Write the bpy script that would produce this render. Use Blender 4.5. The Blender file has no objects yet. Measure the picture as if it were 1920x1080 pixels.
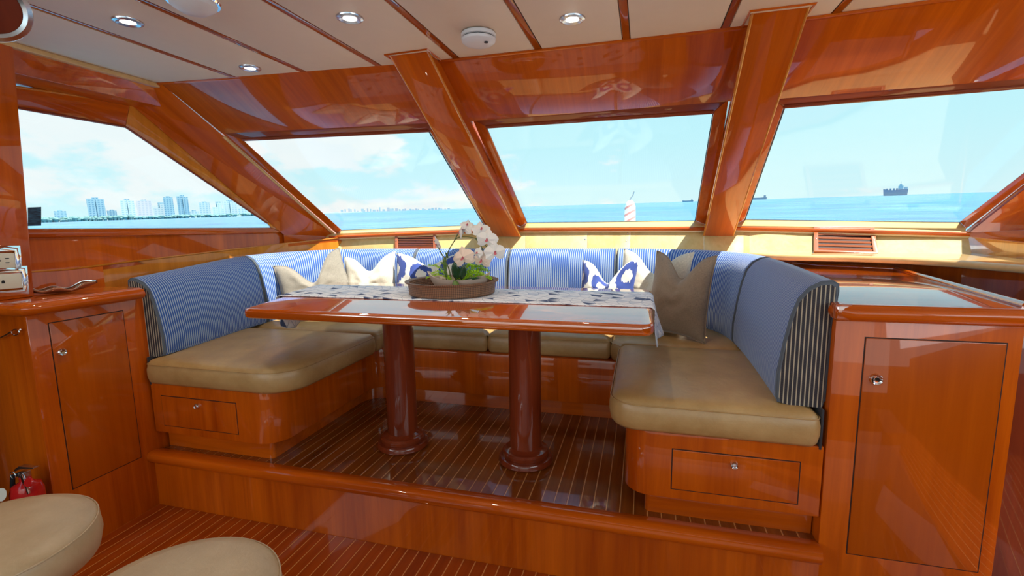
import bpy, bmesh, math, random
from mathutils import Vector, Matrix, noise
random.seed(7)
# ------------------------------------------------------------------ camera
S = 1.08
RX = Vector((0.9650475, 0.2616959, -0.0140896)); UX = Vector((-0.0220495, 0.1346472, 0.9906482)); FX = Vector((-0.2611457, 0.9557120, -0.1357112))
FP = 896.22; CAM = Vector((0, 0, 1.08))
col = bpy.context.scene.collection
cd = bpy.data.cameras.new('camera'); cam = bpy.data.objects.new('camera', cd); col.objects.link(cam)
cd.sensor_width = 36; cd.lens = FP / 1920 * 36; cd.clip_start = 0.02; cd.clip_end = 60000
m3 = Matrix((RX, UX, -FX)).transposed(); cam.matrix_world = Matrix.Translation(CAM) @ m3.to_4x4()
bpy.context.scene.camera = cam
sc = bpy.context.scene
sc.view_settings.view_transform = 'Standard'; sc.view_settings.look = 'None'; sc.view_settings.gamma = 1
sc.view_settings.use_curve_mapping = False
sc.view_settings.exposure = 0.60
SEA_N = Vector((-0.008, -0.035, 0.999)).normalized()     # the boat trims a little against the sea
# ------------------------------------------------------------------ sky
w = bpy.data.worlds.new('sky'); sc.world = w; w.use_nodes = True
nt = w.node_tree; nt.nodes.clear()
def N(nt, t, **k):
    n = nt.nodes.new(t)
    for a, b in k.items():
        if a.startswith('i_'):
            key = a[2:]; key = int(key) if key.isdigit() else key.replace('_', ' ')
            n.inputs[key].default_value = b
        else: setattr(n, a, b)
    return n
def LK(nt, a, b): nt.links.new(a, b)
def MATH(nt, op, a, b=None, c=None, clamp=False):
    n = nt.nodes.new('ShaderNodeMath'); n.operation = op; n.use_clamp = clamp
    for i, v in enumerate((a, b, c)):
        if v is None: continue
        if isinstance(v, (int, float)): n.inputs[i].default_value = v
        else: nt.links.new(v, n.inputs[i])
    return n.outputs[0]
def MIXC(nt, f, a, b):
    n = nt.nodes.new('ShaderNodeMix'); n.data_type = 'RGBA'
    for i, v in ((0, f), (6, a), (7, b)):
        if isinstance(v, (int, float, tuple)): n.inputs[i].default_value = (v if not isinstance(v, tuple) else (v + (1,) if len(v) == 3 else v))
        else: nt.links.new(v, n.inputs[i])
    return n.outputs[2]
def RAMP(nt, fac, stops):
    n = nt.nodes.new('ShaderNodeValToRGB'); e = n.color_ramp.elements
    while len(e) < len(stops): e.new(0.5)
    for el, (p, c) in zip(e, stops):
        el.position = p; el.color = (c[0], c[1], c[2], 1)
    nt.links.new(fac, n.inputs[0]); return n.outputs[0]
SKY_STRENGTH = 0.71
tc = N(nt, 'ShaderNodeTexCoord')
el = N(nt, 'ShaderNodeVectorMath', operation='DOT_PRODUCT'); LK(nt, tc.outputs['Generated'], el.inputs[0]); el.inputs[1].default_value = SEA_N
sky = RAMP(nt, el.outputs['Value'], [(0.0, (0.68, 0.94, 0.98)), (0.12, (0.56, 0.91, 0.98)), (0.35, (0.42, 0.82, 0.96)), (1.0, (0.28, 0.62, 0.92))])
sx = N(nt, 'ShaderNodeSeparateXYZ'); LK(nt, tc.outputs['Generated'], sx.inputs[0])
mp = N(nt, 'ShaderNodeMapping'); LK(nt, tc.outputs['Generated'], mp.inputs[0]); mp.inputs['Scale'].default_value = (2.2, 2.2, 5.5); mp.inputs['Location'].default_value = (0.3, 0.1, 0.25)
nz = N(nt, 'ShaderNodeTexNoise', i_Scale=2.2, i_Detail=9.0, i_Roughness=0.56); LK(nt, mp.outputs[0], nz.inputs['Vector'])
# more cloud to port, a few puffs to starboard
bias = MATH(nt, 'MULTIPLY_ADD', sx.outputs[0], -0.26, -0.05)
bias = MATH(nt, 'MINIMUM', bias, 0.12); bias = MATH(nt, 'MAXIMUM', bias, -0.10)
elf = MATH(nt, 'MULTIPLY', el.outputs['Value'], -0.26)
cv = MATH(nt, 'ADD', MATH(nt, 'ADD', nz.outputs[0], bias), elf)
cm = N(nt, 'ShaderNodeMapRange', interpolation_type='SMOOTHSTEP'); LK(nt, cv, cm.inputs[0]); cm.inputs[1].default_value = 0.50; cm.inputs[2].default_value = 0.60
cf = MATH(nt, 'MULTIPLY', cm.outputs[0], 0.86)
shade = N(nt, 'ShaderNodeTexNoise', i_Scale=5.0, i_Detail=5.0); LK(nt, mp.outputs[0], shade.inputs['Vector'])
cc = MIXC(nt, shade.outputs[0], (0.86, 0.93, 0.95), (1.0, 0.99, 0.97))
skc = MIXC(nt, cf, sky, cc)
bg = N(nt, 'ShaderNodeBackground'); LK(nt, skc, bg.inputs[0]); bg.inputs[1].default_value = SKY_STRENGTH
wo = N(nt, 'ShaderNodeOutputWorld'); LK(nt, bg.outputs[0], wo.inputs[0])
# ------------------------------------------------------------------ sun and added fill light
def light(name, kind, loc, energy, color=(1, 1, 1), aim=None, **k):
    l = bpy.data.lights.new(name, kind); l.energy = energy; l.color = color
    for a, b in k.items(): setattr(l, a, b)
    o = bpy.data.objects.new(name, l); o.location = loc; col.objects.link(o)
    if aim is not None: o.rotation_euler = (Vector(aim) - Vector(loc)).to_track_quat('-Z', 'Y').to_euler()
    return o
SUN_FROM = Vector((0.42, -0.06, 1.0)).normalized()
sun = light('sun', 'SUN', (0, 0, 20), 7.0, (1.0, 0.95, 0.86), angle=0.009); sun.rotation_euler = SUN_FROM.to_track_quat('Z', 'Y').to_euler()
# added fill areas behind and beside the camera, brightening the interior
light('aft_fill', 'AREA', (-0.3, -2.7, 0.95), 12, (1.0, 0.93, 0.84), (-0.3, 1.5, 1.3), shape='RECTANGLE', size=3.6, size_y=1.7)
light('side_fill_port', 'AREA', (-2.5, -1.0, 1.25), 12, (0.95, 0.98, 1.0), (0, 0.6, 0.6), shape='RECTANGLE', size=2.2, size_y=0.6)
light('side_fill_starboard', 'AREA', (2.05, -0.2, 1.3), 12, (0.95, 0.98, 1.0), (-0.6, 1.4, 0.6), shape='RECTANGLE', size=2.4, size_y=0.6)
# ------------------------------------------------------------------ rays of the photograph -> points in the room
def ray(x, y): return FX + RX * ((x - 960) / FP) - UX * ((y - 540) / FP)
def onp(x, y, P0, n): d = ray(x, y); return CAM + d * ((Vector(P0) - CAM).dot(n) / d.dot(n))
def Zp(x, y, z): return onp(x, y, (0, 0, z), Vector((0, 0, 1)))
def Yp(x, y, Y): return onp(x, y, (0, Y, 0), Vector((0, 1, 0)))
def Xp(x, y, X): return onp(x, y, (X, 0, 0), Vector((1, 0, 0)))
# ------------------------------------------------------------------ materials
MATS = {}
def base(name, **k):
    m = bpy.data.materials.new(name); m.use_nodes = True; nt = m.node_tree
    b = nt.nodes['Principled BSDF']
    for a, v in k.items():
        key = a.replace('_', ' ')
        if isinstance(v, tuple) and len(v) == 3: v = v + (1,)
        b.inputs[key].default_value = v
    MATS[name] = m
    return m, nt, b
def plain(name, c, rough=0.5, bump=0, bscale=200, var=0.0, **k):
    m, nt, b = base(name, Base_Color=c, Roughness=rough, **k)
    tc = N(nt, 'ShaderNodeTexCoord')
    if var:
        n = N(nt, 'ShaderNodeTexNoise', i_Scale=14.0, i_Detail=5.0); LK(nt, tc.outputs['Object'], n.inputs['Vector'])
        d = tuple(x * (1 - var) for x in c); e = tuple(min(1, x * (1 + var)) for x in c)
        LK(nt, MIXC(nt, n.outputs[0], d, e), b.inputs['Base Color'])
    if bump:
        n = N(nt, 'ShaderNodeTexNoise', i_Scale=float(bscale), i_Detail=3.0); LK(nt, tc.outputs['Object'], n.inputs['Vector'])
        bp = N(nt, 'ShaderNodeBump', i_Strength=bump, i_Distance=0.002); LK(nt, n.outputs[0], bp.inputs['Height']); LK(nt, bp.outputs[0], b.inputs['Normal'])
    return m
def wood(name, dark, light_, axis='Z', rough=0.3, coat=1.0, sc_=1.0, coarse=0.5, ior=1.45):
    m, nt, b = base(name, Roughness=rough, Coat_Weight=coat, Coat_Roughness=0.03, Coat_IOR=ior, Specular_IOR_Level=0.12)
    tc = N(nt, 'ShaderNodeTexCoord'); oi = N(nt, 'ShaderNodeObjectInfo')
    ad = N(nt, 'ShaderNodeVectorMath', operation='ADD'); LK(nt, tc.outputs['Object'], ad.inputs[0]); LK(nt, MATH(nt, 'MULTIPLY', oi.outputs['Random'], 9.0), ad.inputs[1])
    mp = N(nt, 'ShaderNodeMapping'); LK(nt, ad.outputs[0], mp.inputs[0])
    s = {'X': (1.2, 26, 26), 'Y': (26, 1.2, 26), 'Z': (26, 26, 1.2), 'S': (26, 1.0, 1.0)}[axis]
    mp.inputs['Scale'].default_value = tuple(v * sc_ for v in s)
    n1 = N(nt, 'ShaderNodeTexNoise', i_Scale=1.0, i_Detail=8.0, i_Roughness=0.65, i_Distortion=0.6); LK(nt, mp.outputs[0], n1.inputs['Vector'])
    mp2 = N(nt, 'ShaderNodeMapping'); LK(nt, ad.outputs[0], mp2.inputs[0])
    s2 = {'X': (1.0, 5, 5), 'Y': (5, 1.0, 5), 'Z': (5, 5, 1.0), 'S': (6, .5, .5)}[axis]; mp2.inputs['Scale'].default_value = s2
    n2 = N(nt, 'ShaderNodeTexNoise', i_Scale=1.0, i_Detail=3.0); LK(nt, mp2.outputs[0], n2.inputs['Vector'])
    f = MATH(nt, 'ADD', MATH(nt, 'MULTIPLY', n1.outputs[0], 1 - coarse), MATH(nt, 'MULTIPLY', n2.outputs[0], coarse))
    mr = N(nt, 'ShaderNodeMapRange'); LK(nt, f, mr.inputs[0]); mr.inputs[1].default_value = 0.34; mr.inputs[2].default_value = 0.66
    LK(nt, MIXC(nt, mr.outputs[0], dark, light_), b.inputs['Base Color'])
    return m
WD, WL = (0.36, 0.048, 0.001), (0.68, 0.128, 0.003)
wood('cherry_v', WD, WL, 'Z'); wood('cherry_x', WD, WL, 'X'); wood('cherry_y', WD, WL, 'Y')
wood('cherry_s', WD, WL, 'S'); wood('cherry_top', WD, WL, 'X', rough=0.2, ior=2.8)
wood('cherry_door', (0.38, 0.062, 0.001), (0.54, 0.102, 0.002), 'Z')
wood('cherry_light', (0.50, 0.15, 0.010), (0.76, 0.27, 0.028), 'Z')
wood('mahogany', (0.115, 0.016, 0.006), (0.24, 0.038, 0.010), 'Z')
wood('trim_dark', (0.20, 0.035, 0.012), (0.32, 0.06, 0.02), 'X')
wood('maple', (0.62, 0.42, 0.15), (0.78, 0.58, 0.27), 'Z', rough=0.4, coat=0.5)
wood('maple_x', (0.60, 0.37, 0.14), (0.76, 0.52, 0.24), 'X', rough=0.3, coat=1.0)
wood('plank', (0.24, 0.030, 0.002), (0.40, 0.064, 0.004), 'Y', rough=0.28, coat=1.0, coarse=0.3)
wood('plank_upper', (0.13, 0.026, 0.003), (0.30, 0.075, 0.008), 'Y', rough=0.22, coat=1.0, coarse=0.3)
plain('holly', (0.70, 0.32, 0.09), 0.35, Coat_Weight=1.0, Coat_Roughness=0.05)
plain('chrome', (0.85, 0.86, 0.88), 0.08, Metallic=1.0)
plain('steel', (0.6, 0.62, 0.64), 0.25, Metallic=1.0)
plain('dark_gap', (0.03, 0.008, 0.003), 0.6)
plain('vent_dark', (0.05, 0.015, 0.008), 0.7)
plain('vent_wood', (0.44, 0.12, 0.045), 0.35, Coat_Weight=0.6, var=0.2)
plain('vinyl', (0.87, 0.75, 0.57), 0.55, bump=0.15, bscale=300, var=0.03)
plain('white_plastic', (0.78, 0.77, 0.74), 0.4)
plain('cream_plastic', (0.72, 0.68, 0.55), 0.4)
plain('black', (0.012, 0.012, 0.014), 0.5)
plain('gasket', (0.015, 0.02, 0.045), 0.4)
plain('red_paint', (0.55, 0.012, 0.012), 0.2, Coat_Weight=1.0)
plain('paper', (0.75, 0.72, 0.64), 0.8, var=0.08)
plain('hull_white', (0.8, 0.82, 0.84), 0.35)
def leather(name, c, c2):
    m, nt, b = base(name, Roughness=0.36, Specular_IOR_Level=0.8)
    tc = N(nt, 'ShaderNodeTexCoord')
    n = N(nt, 'ShaderNodeTexNoise', i_Scale=7.0, i_Detail=7.0, i_Roughness=0.7); LK(nt, tc.outputs['Object'], n.inputs['Vector'])
    mr = N(nt, 'ShaderNodeMapRange'); LK(nt, n.outputs[0], mr.inputs[0]); mr.inputs[1].default_value = 0.3; mr.inputs[2].default_value = 0.7
    LK(nt, MIXC(nt, mr.outputs[0], c, c2), b.inputs['Base Color'])
    n2 = N(nt, 'ShaderNodeTexNoise', i_Scale=11.0, i_Detail=9.0, i_Roughness=0.7, i_Distortion=0.8); LK(nt, tc.outputs['Object'], n2.inputs['Vector'])
    bp = N(nt, 'ShaderNodeBump', i_Strength=0.35, i_Distance=0.006); LK(nt, n2.outputs[0], bp.inputs['Height']); LK(nt, bp.outputs[0], b.inputs['Normal'])
    LK(nt, MATH(nt, 'MULTIPLY_ADD', n.outputs[0], 0.25, 0.27), b.inputs['Roughness'])
leather('leather', (0.38, 0.215, 0.07), (0.53, 0.33, 0.13))
leather('leather_stool', (0.46, 0.31, 0.16), (0.60, 0.44, 0.26))
def stripes(name, pitch, dark, light_, duty):
    m, nt, b = base(name, Roughness=0.75, Sheen_Weight=0.25, Sheen_Roughness=0.4)
    uv = N(nt, 'ShaderNodeUVMap'); s = N(nt, 'ShaderNodeSeparateXYZ'); LK(nt, uv.outputs[0], s.inputs[0])
    f = MATH(nt, 'FRACT', MATH(nt, 'DIVIDE', s.outputs[0], pitch))
    d = MATH(nt, 'ABSOLUTE', MATH(nt, 'SUBTRACT', f, 0.5))
    mr = N(nt, 'ShaderNodeMapRange', interpolation_type='SMOOTHSTEP'); LK(nt, d, mr.inputs[0]); mr.inputs[1].default_value = duty - 0.07; mr.inputs[2].default_value = duty + 0.07; mr.inputs[3].default_value = 1; mr.inputs[4].default_value = 0
    # speckled weave between the light lines
    wn = N(nt, 'ShaderNodeTexNoise', i_Scale=420.0, i_Detail=1.0); LK(nt, uv.outputs[0], wn.inputs['Vector'])
    dk = MIXC(nt, MATH(nt, 'MULTIPLY', MATH(nt, 'SUBTRACT', wn.outputs[0], 0.42, None, True), 3.0, None, True), dark, tuple(x * 2.2 + 0.015 for x in dark))
    LK(nt, MIXC(nt, mr.outputs[0], dk, light_), b.inputs['Base Color'])
    bp = N(nt, 'ShaderNodeBump', i_Strength=0.4, i_Distance=0.001); LK(nt, mr.outputs[0], bp.inputs['Height']); LK(nt, bp.outputs[0], b.inputs['Normal'])
stripes('stripe_front', 0.0125, (0.012, 0.065, 0.29), (0.40, 0.50, 0.62), 0.18)  # bluer than the end fabric: sky sheen on the fronts is painted in
stripes('stripe_end', 0.0125, (0.018, 0.016, 0.022), (0.50, 0.42, 0.30), 0.13)
plain('piping_blue', (0.10, 0.12, 0.15), 0.8)
def linen(name, c):
    m, nt, b = base(name, Roughness=0.9, Sheen_Weight=0.2)
    uv = N(nt, 'ShaderNodeUVMap'); 
    w1 = N(nt, 'ShaderNodeTexNoise', i_Scale=1.0, i_Detail=4.0); mp = N(nt, 'ShaderNodeMapping'); mp.inputs['Scale'].default_value = (22, 260, 1); LK(nt, uv.outputs[0], mp.inputs[0]); LK(nt, mp.outputs[0], w1.inputs['Vector'])
    w2 = N(nt, 'ShaderNodeTexNoise', i_Scale=1.0, i_Detail=4.0); mp2 = N(nt, 'ShaderNodeMapping'); mp2.inputs['Scale'].default_value = (260, 22, 1); LK(nt, uv.outputs[0], mp2.inputs[0]); LK(nt, mp2.outputs[0], w2.inputs['Vector'])
    f = MATH(nt, 'MULTIPLY', MATH(nt, 'ADD', w1.outputs[0], w2.outputs[0]), 0.5)
    mr = N(nt, 'ShaderNodeMapRange'); LK(nt, f, mr.inputs[0]); mr.inputs[1].default_value = 0.35; mr.inputs[2].default_value = 0.65
    LK(nt, MIXC(nt, mr.outputs[0], tuple(x * 0.72 for x in c), tuple(min(1, x * 1.2) for x in c)), b.inputs['Base Color'])
    bp = N(nt, 'ShaderNodeBump', i_Strength=0.4, i_Distance=0.001); LK(nt, f, bp.inputs['Height']); LK(nt, bp.outputs[0], b.inputs['Normal'])
linen('linen_grey', (0.31, 0.225, 0.155)); linen('linen_cream', (0.68, 0.61, 0.49)); linen('linen_pale', (0.28, 0.245, 0.195))
def ikat():
    m, nt, b = base('ikat', Roughness=0.9, Sheen_Weight=0.2)
    uv = N(nt, 'ShaderNodeUVMap'); nz = N(nt, 'ShaderNodeTexNoise', i_Scale=9.0, i_Detail=3.0); LK(nt, uv.outputs[0], nz.inputs['Vector'])
    mpn = N(nt, 'ShaderNodeMapping'); mpn.inputs['Scale'].default_value = (60, 5, 1); LK(nt, uv.outputs[0], mpn.inputs[0])
    nz2 = N(nt, 'ShaderNodeTexNoise', i_Scale=1.0, i_Detail=2.0); LK(nt, mpn.outputs[0], nz2.inputs['Vector'])
    s = N(nt, 'ShaderNodeSeparateXYZ'); LK(nt, uv.outputs[0], s.inputs[0])
    dx = MATH(nt, 'MULTIPLY', MATH(nt, 'SUBTRACT', nz.outputs[0], 0.5), 0.25)
    dy = MATH(nt, 'MULTIPLY', MATH(nt, 'SUBTRACT', nz2.outputs[0], 0.5), 0.22)
    u = MATH(nt, 'ADD', MATH(nt, 'MULTIPLY', s.outputs[0], 2.3), dx); v = MATH(nt, 'ADD', MATH(nt, 'MULTIPLY', s.outputs[1], 2.0), dy)
    row = MATH(nt, 'FLOOR', v); u = MATH(nt, 'ADD', u, MATH(nt, 'MULTIPLY', row, 0.5))
    fu = MATH(nt, 'SUBTRACT', MATH(nt, 'FRACT', u), 0.5); fv = MATH(nt, 'SUBTRACT', MATH(nt, 'FRACT', v), 0.5)
    r = MATH(nt, 'SQRT', MATH(nt, 'ADD', MATH(nt, 'MULTIPLY', fu, fu), MATH(nt, 'MULTIPLY', MATH(nt, 'MULTIPLY', fv, fv), 0.8)))
    ring = MATH(nt, 'MULTIPLY', MATH(nt, 'GREATER_THAN', r, 0.17), MATH(nt, 'LESS_THAN', r, 0.40))
    LK(nt, MIXC(nt, ring, (0.74, 0.70, 0.61), (0.03, 0.06, 0.27)), b.inputs['Base Color'])
ikat()
def runner_mat():
    m, nt, b = base('runner', Roughness=0.85)
    uv = N(nt, 'ShaderNodeUVMap'); s = N(nt, 'ShaderNodeSeparateXYZ'); LK(nt, uv.outputs[0], s.inputs[0])
    k = 1 / 0.05
    a = MATH(nt, 'MULTIPLY', s.outputs[0], k); vv = MATH(nt, 'MULTIPLY', s.outputs[1], k)
    p1 = MATH(nt, 'ADD', MATH(nt, 'MULTIPLY', a, 0.5), MATH(nt, 'MULTIPLY', vv, 0.866))
    p2 = MATH(nt, 'SUBTRACT', MATH(nt, 'MULTIPLY', a, 0.5), MATH(nt, 'MULTIPLY', vv, 0.866))
    def edge(x, wd=0.08): return MATH(nt, 'LESS_THAN', MATH(nt, 'FRACT', x), wd)
    e = MATH(nt, 'MAXIMUM', MATH(nt, 'MAXIMUM', edge(a, 0.06), edge(p1)), edge(p2))
    f1, f2, f0 = MATH(nt, 'FLOOR', p1), MATH(nt, 'FLOOR', p2), MATH(nt, 'FLOOR', a)
    cmb = N(nt, 'ShaderNodeCombineXYZ'); LK(nt, f1, cmb.inputs[0]); LK(nt, f2, cmb.inputs[1]); LK(nt, f0, cmb.inputs[2])
    wn = N(nt, 'ShaderNodeTexWhiteNoise', noise_dimensions='3D'); LK(nt, cmb.outputs[0], wn.inputs['Vector'])
    navy = MATH(nt, 'GREATER_THAN', wn.outputs['Value'], 0.93)
    grey = MATH(nt, 'GREATER_THAN', wn.outputs['Value'], 0.78)
    c = MIXC(nt, grey, (0.92, 0.93, 0.97), (0.66, 0.71, 0.82))
    c = MIXC(nt, navy, c, (0.06, 0.09, 0.20))
    c = MIXC(nt, MATH(nt, 'MULTIPLY', e, 0.8), c, (0.36, 0.42, 0.56))
    LK(nt, c, b.inputs['Base Color'])
runner_mat(); plain('runner_back', (0.66, 0.60, 0.62), 0.9)
def glass():
    m = bpy.data.materials.new('glass'); m.use_nodes = True; nt = m.node_tree; nt.nodes.clear()
    t = N(nt, 'ShaderNodeBsdfTransparent'); t.inputs[0].default_value = (0.97, 0.985, 0.985, 1)
    g = N(nt, 'ShaderNodeBsdfGlossy', i_Roughness=0.01); f = None
    ge = N(nt, 'ShaderNodeNewGeometry'); dt = N(nt, 'ShaderNodeVectorMath', operation='DOT_PRODUCT'); LK(nt, ge.outputs['Normal'], dt.inputs[0]); LK(nt, ge.outputs['Incoming'], dt.inputs[1])
    fr = MATH(nt, 'MULTIPLY_ADD', MATH(nt, 'POWER', MATH(nt, 'SUBTRACT', 1.0, MATH(nt, 'ABSOLUTE', dt.outputs['Value'])), 5.0), 0.6, 0.02)
    mx = N(nt, 'ShaderNodeMixShader'); LK(nt, fr, mx.inputs[0]); LK(nt, t.outputs[0], mx.inputs[1]); LK(nt, g.outputs[0], mx.inputs[2])
    o = N(nt, 'ShaderNodeOutputMaterial'); LK(nt, mx.outputs[0], o.inputs[0]); MATS['glass'] = m
glass()
def emit(name, c, s):
    m, nt, b = base(name, Base_Color=c, Emission_Color=c, Emission_Strength=s)
emit('lamp_glow', (1.0, 0.93, 0.78), 5.0)
def sea():
    m, nt, b = base('sea', Roughness=0.22, IOR=1.33)
    tc = N(nt, 'ShaderNodeTexCoord')
    n = N(nt, 'ShaderNodeTexNoise', i_Scale=0.06, i_Detail=9.0, i_Roughness=0.62); mp = N(nt, 'ShaderNodeMapping'); mp.inputs['Scale'].default_value = (1, 3.5, 1); mp.inputs['Rotation'].default_value = (0, 0, 0.2)
    LK(nt, tc.outputs['Object'], mp.inputs[0]); LK(nt, mp.outputs[0], n.inputs['Vector'])
    n3 = N(nt, 'ShaderNodeTexNoise', i_Scale=0.0035, i_Detail=7.0, i_Roughness=0.7); LK(nt, mp.outputs[0], n3.inputs['Vector'])
    f = MATH(nt, 'MULTIPLY', MATH(nt, 'ADD', n.outputs[0], n3.outputs[0]), 0.5)
    mr = N(nt, 'ShaderNodeMapRange'); LK(nt, f, mr.inputs[0]); mr.inputs[1].default_value = 0.38; mr.inputs[2].default_value = 0.62
    LK(nt, MIXC(nt, mr.outputs[0], (0.02, 0.12, 0.28), (0.10, 0.34, 0.52)), b.inputs['Base Color'])
    bp = N(nt, 'ShaderNodeBump', i_Strength=1.0, i_Distance=1.2); LK(nt, n.outputs[0], bp.inputs['Height']); LK(nt, bp.outputs[0], b.inputs['Normal'])
    b.inputs['Specular IOR Level'].default_value = 0.35
sea()
def tower(name, wall, win, fx, fz):
    m, nt, b = base(name, Roughness=0.6)
    tc = N(nt, 'ShaderNodeTexCoord'); s = N(nt, 'ShaderNodeSeparateXYZ'); LK(nt, tc.outputs['Object'], s.inputs[0])
    h = MATH(nt, 'GREATER_THAN', MATH(nt, 'FRACT', MATH(nt, 'MULTIPLY', MATH(nt, 'ADD', s.outputs[0], s.outputs[1]), fx)), 0.45)
    v = MATH(nt, 'GREATER_THAN', MATH(nt, 'FRACT', MATH(nt, 'MULTIPLY', s.outputs[2], fz)), 0.5)
    LK(nt, MIXC(nt, MATH(nt, 'MULTIPLY', h, v), wall, win), b.inputs['Base Color'])
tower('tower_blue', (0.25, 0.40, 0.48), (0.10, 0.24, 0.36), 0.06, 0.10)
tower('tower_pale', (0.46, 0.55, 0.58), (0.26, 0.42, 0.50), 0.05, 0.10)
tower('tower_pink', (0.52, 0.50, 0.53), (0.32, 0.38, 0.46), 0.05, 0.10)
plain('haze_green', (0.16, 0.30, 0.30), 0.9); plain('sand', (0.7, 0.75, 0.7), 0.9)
plain('ship_blue', (0.17, 0.30, 0.42), 0.7); plain('ship_light', (0.42, 0.58, 0.66), 0.7)
plain('petal', (0.80, 0.78, 0.76), 0.6, Subsurface_Weight=0.1); plain('petal_blush', (0.82, 0.66, 0.56), 0.6); plain('lip', (0.55, 0.12, 0.16), 0.5)
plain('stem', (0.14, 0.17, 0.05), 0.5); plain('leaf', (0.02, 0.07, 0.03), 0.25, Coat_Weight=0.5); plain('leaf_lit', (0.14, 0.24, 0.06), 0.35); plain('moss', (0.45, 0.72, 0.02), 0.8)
plain('pot', (0.62, 0.50, 0.42), 0.35); plain('bark', (0.08, 0.05, 0.03), 0.9)
def rattan():
    m, nt, b = base('rattan', Roughness=0.5)
    uv = N(nt, 'ShaderNodeUVMap'); s = N(nt, 'ShaderNodeSeparateXYZ'); LK(nt, uv.outputs[0], s.inputs[0])
    a = MATH(nt, 'SINE', MATH(nt, 'ADD', MATH(nt, 'MULTIPLY', s.outputs[0], 380.0), MATH(nt, 'MULTIPLY', s.outputs[1], 380.0)))
    c = MATH(nt, 'SINE', MATH(nt, 'SUBTRACT', MATH(nt, 'MULTIPLY', s.outputs[0], 380.0), MATH(nt, 'MULTIPLY', s.outputs[1], 380.0)))
    f = MATH(nt, 'MULTIPLY_ADD', MATH(nt, 'MULTIPLY', a, c), 0.5, 0.5)
    LK(nt, MIXC(nt, f, (0.05, 0.02, 0.01), (0.32, 0.15, 0.07)), b.inputs['Base Color'])
    bp = N(nt, 'ShaderNodeBump', i_Strength=0.8, i_Distance=0.002); LK(nt, f, bp.inputs['Height']); LK(nt, bp.outputs[0], b.inputs['Normal'])
rattan()
def flagmat():
    m, nt, b = base('flag', Roughness=0.8)
    tc = N(nt, 'ShaderNodeTexCoord'); s = N(nt, 'ShaderNodeSeparateXYZ'); LK(nt, tc.outputs['Object'], s.inputs[0])
    f = MATH(nt, 'FRACT', MATH(nt, 'ADD', MATH(nt, 'MULTIPLY', s.outputs[2], 9.0), MATH(nt, 'MULTIPLY', s.outputs[0], -5.0)))
    LK(nt, MIXC(nt, MATH(nt, 'GREATER_THAN', f, 0.68), (0.9, 0.88, 0.9), (0.75, 0.30, 0.28)), b.inputs['Base Color'])
flagmat()
def placard():
    m, nt, b = base('placard', Roughness=0.3)
    tc = N(nt, 'ShaderNodeTexCoord'); n = N(nt, 'ShaderNodeTexNoise', i_Scale=30.0, i_Detail=4.0); mp = N(nt, 'ShaderNodeMapping'); mp.inputs['Scale'].default_value = (1, 1, 4)
    LK(nt, tc.outputs['Object'], mp.inputs[0]); LK(nt, mp.outputs[0], n.inputs['Vector'])
    LK(nt, RAMP(nt, n.outputs[0], [(0.4, (0.006, 0.02, 0.05)), (0.65, (0.03, 0.12, 0.22))]), b.inputs['Base Color'])
placard()
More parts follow.
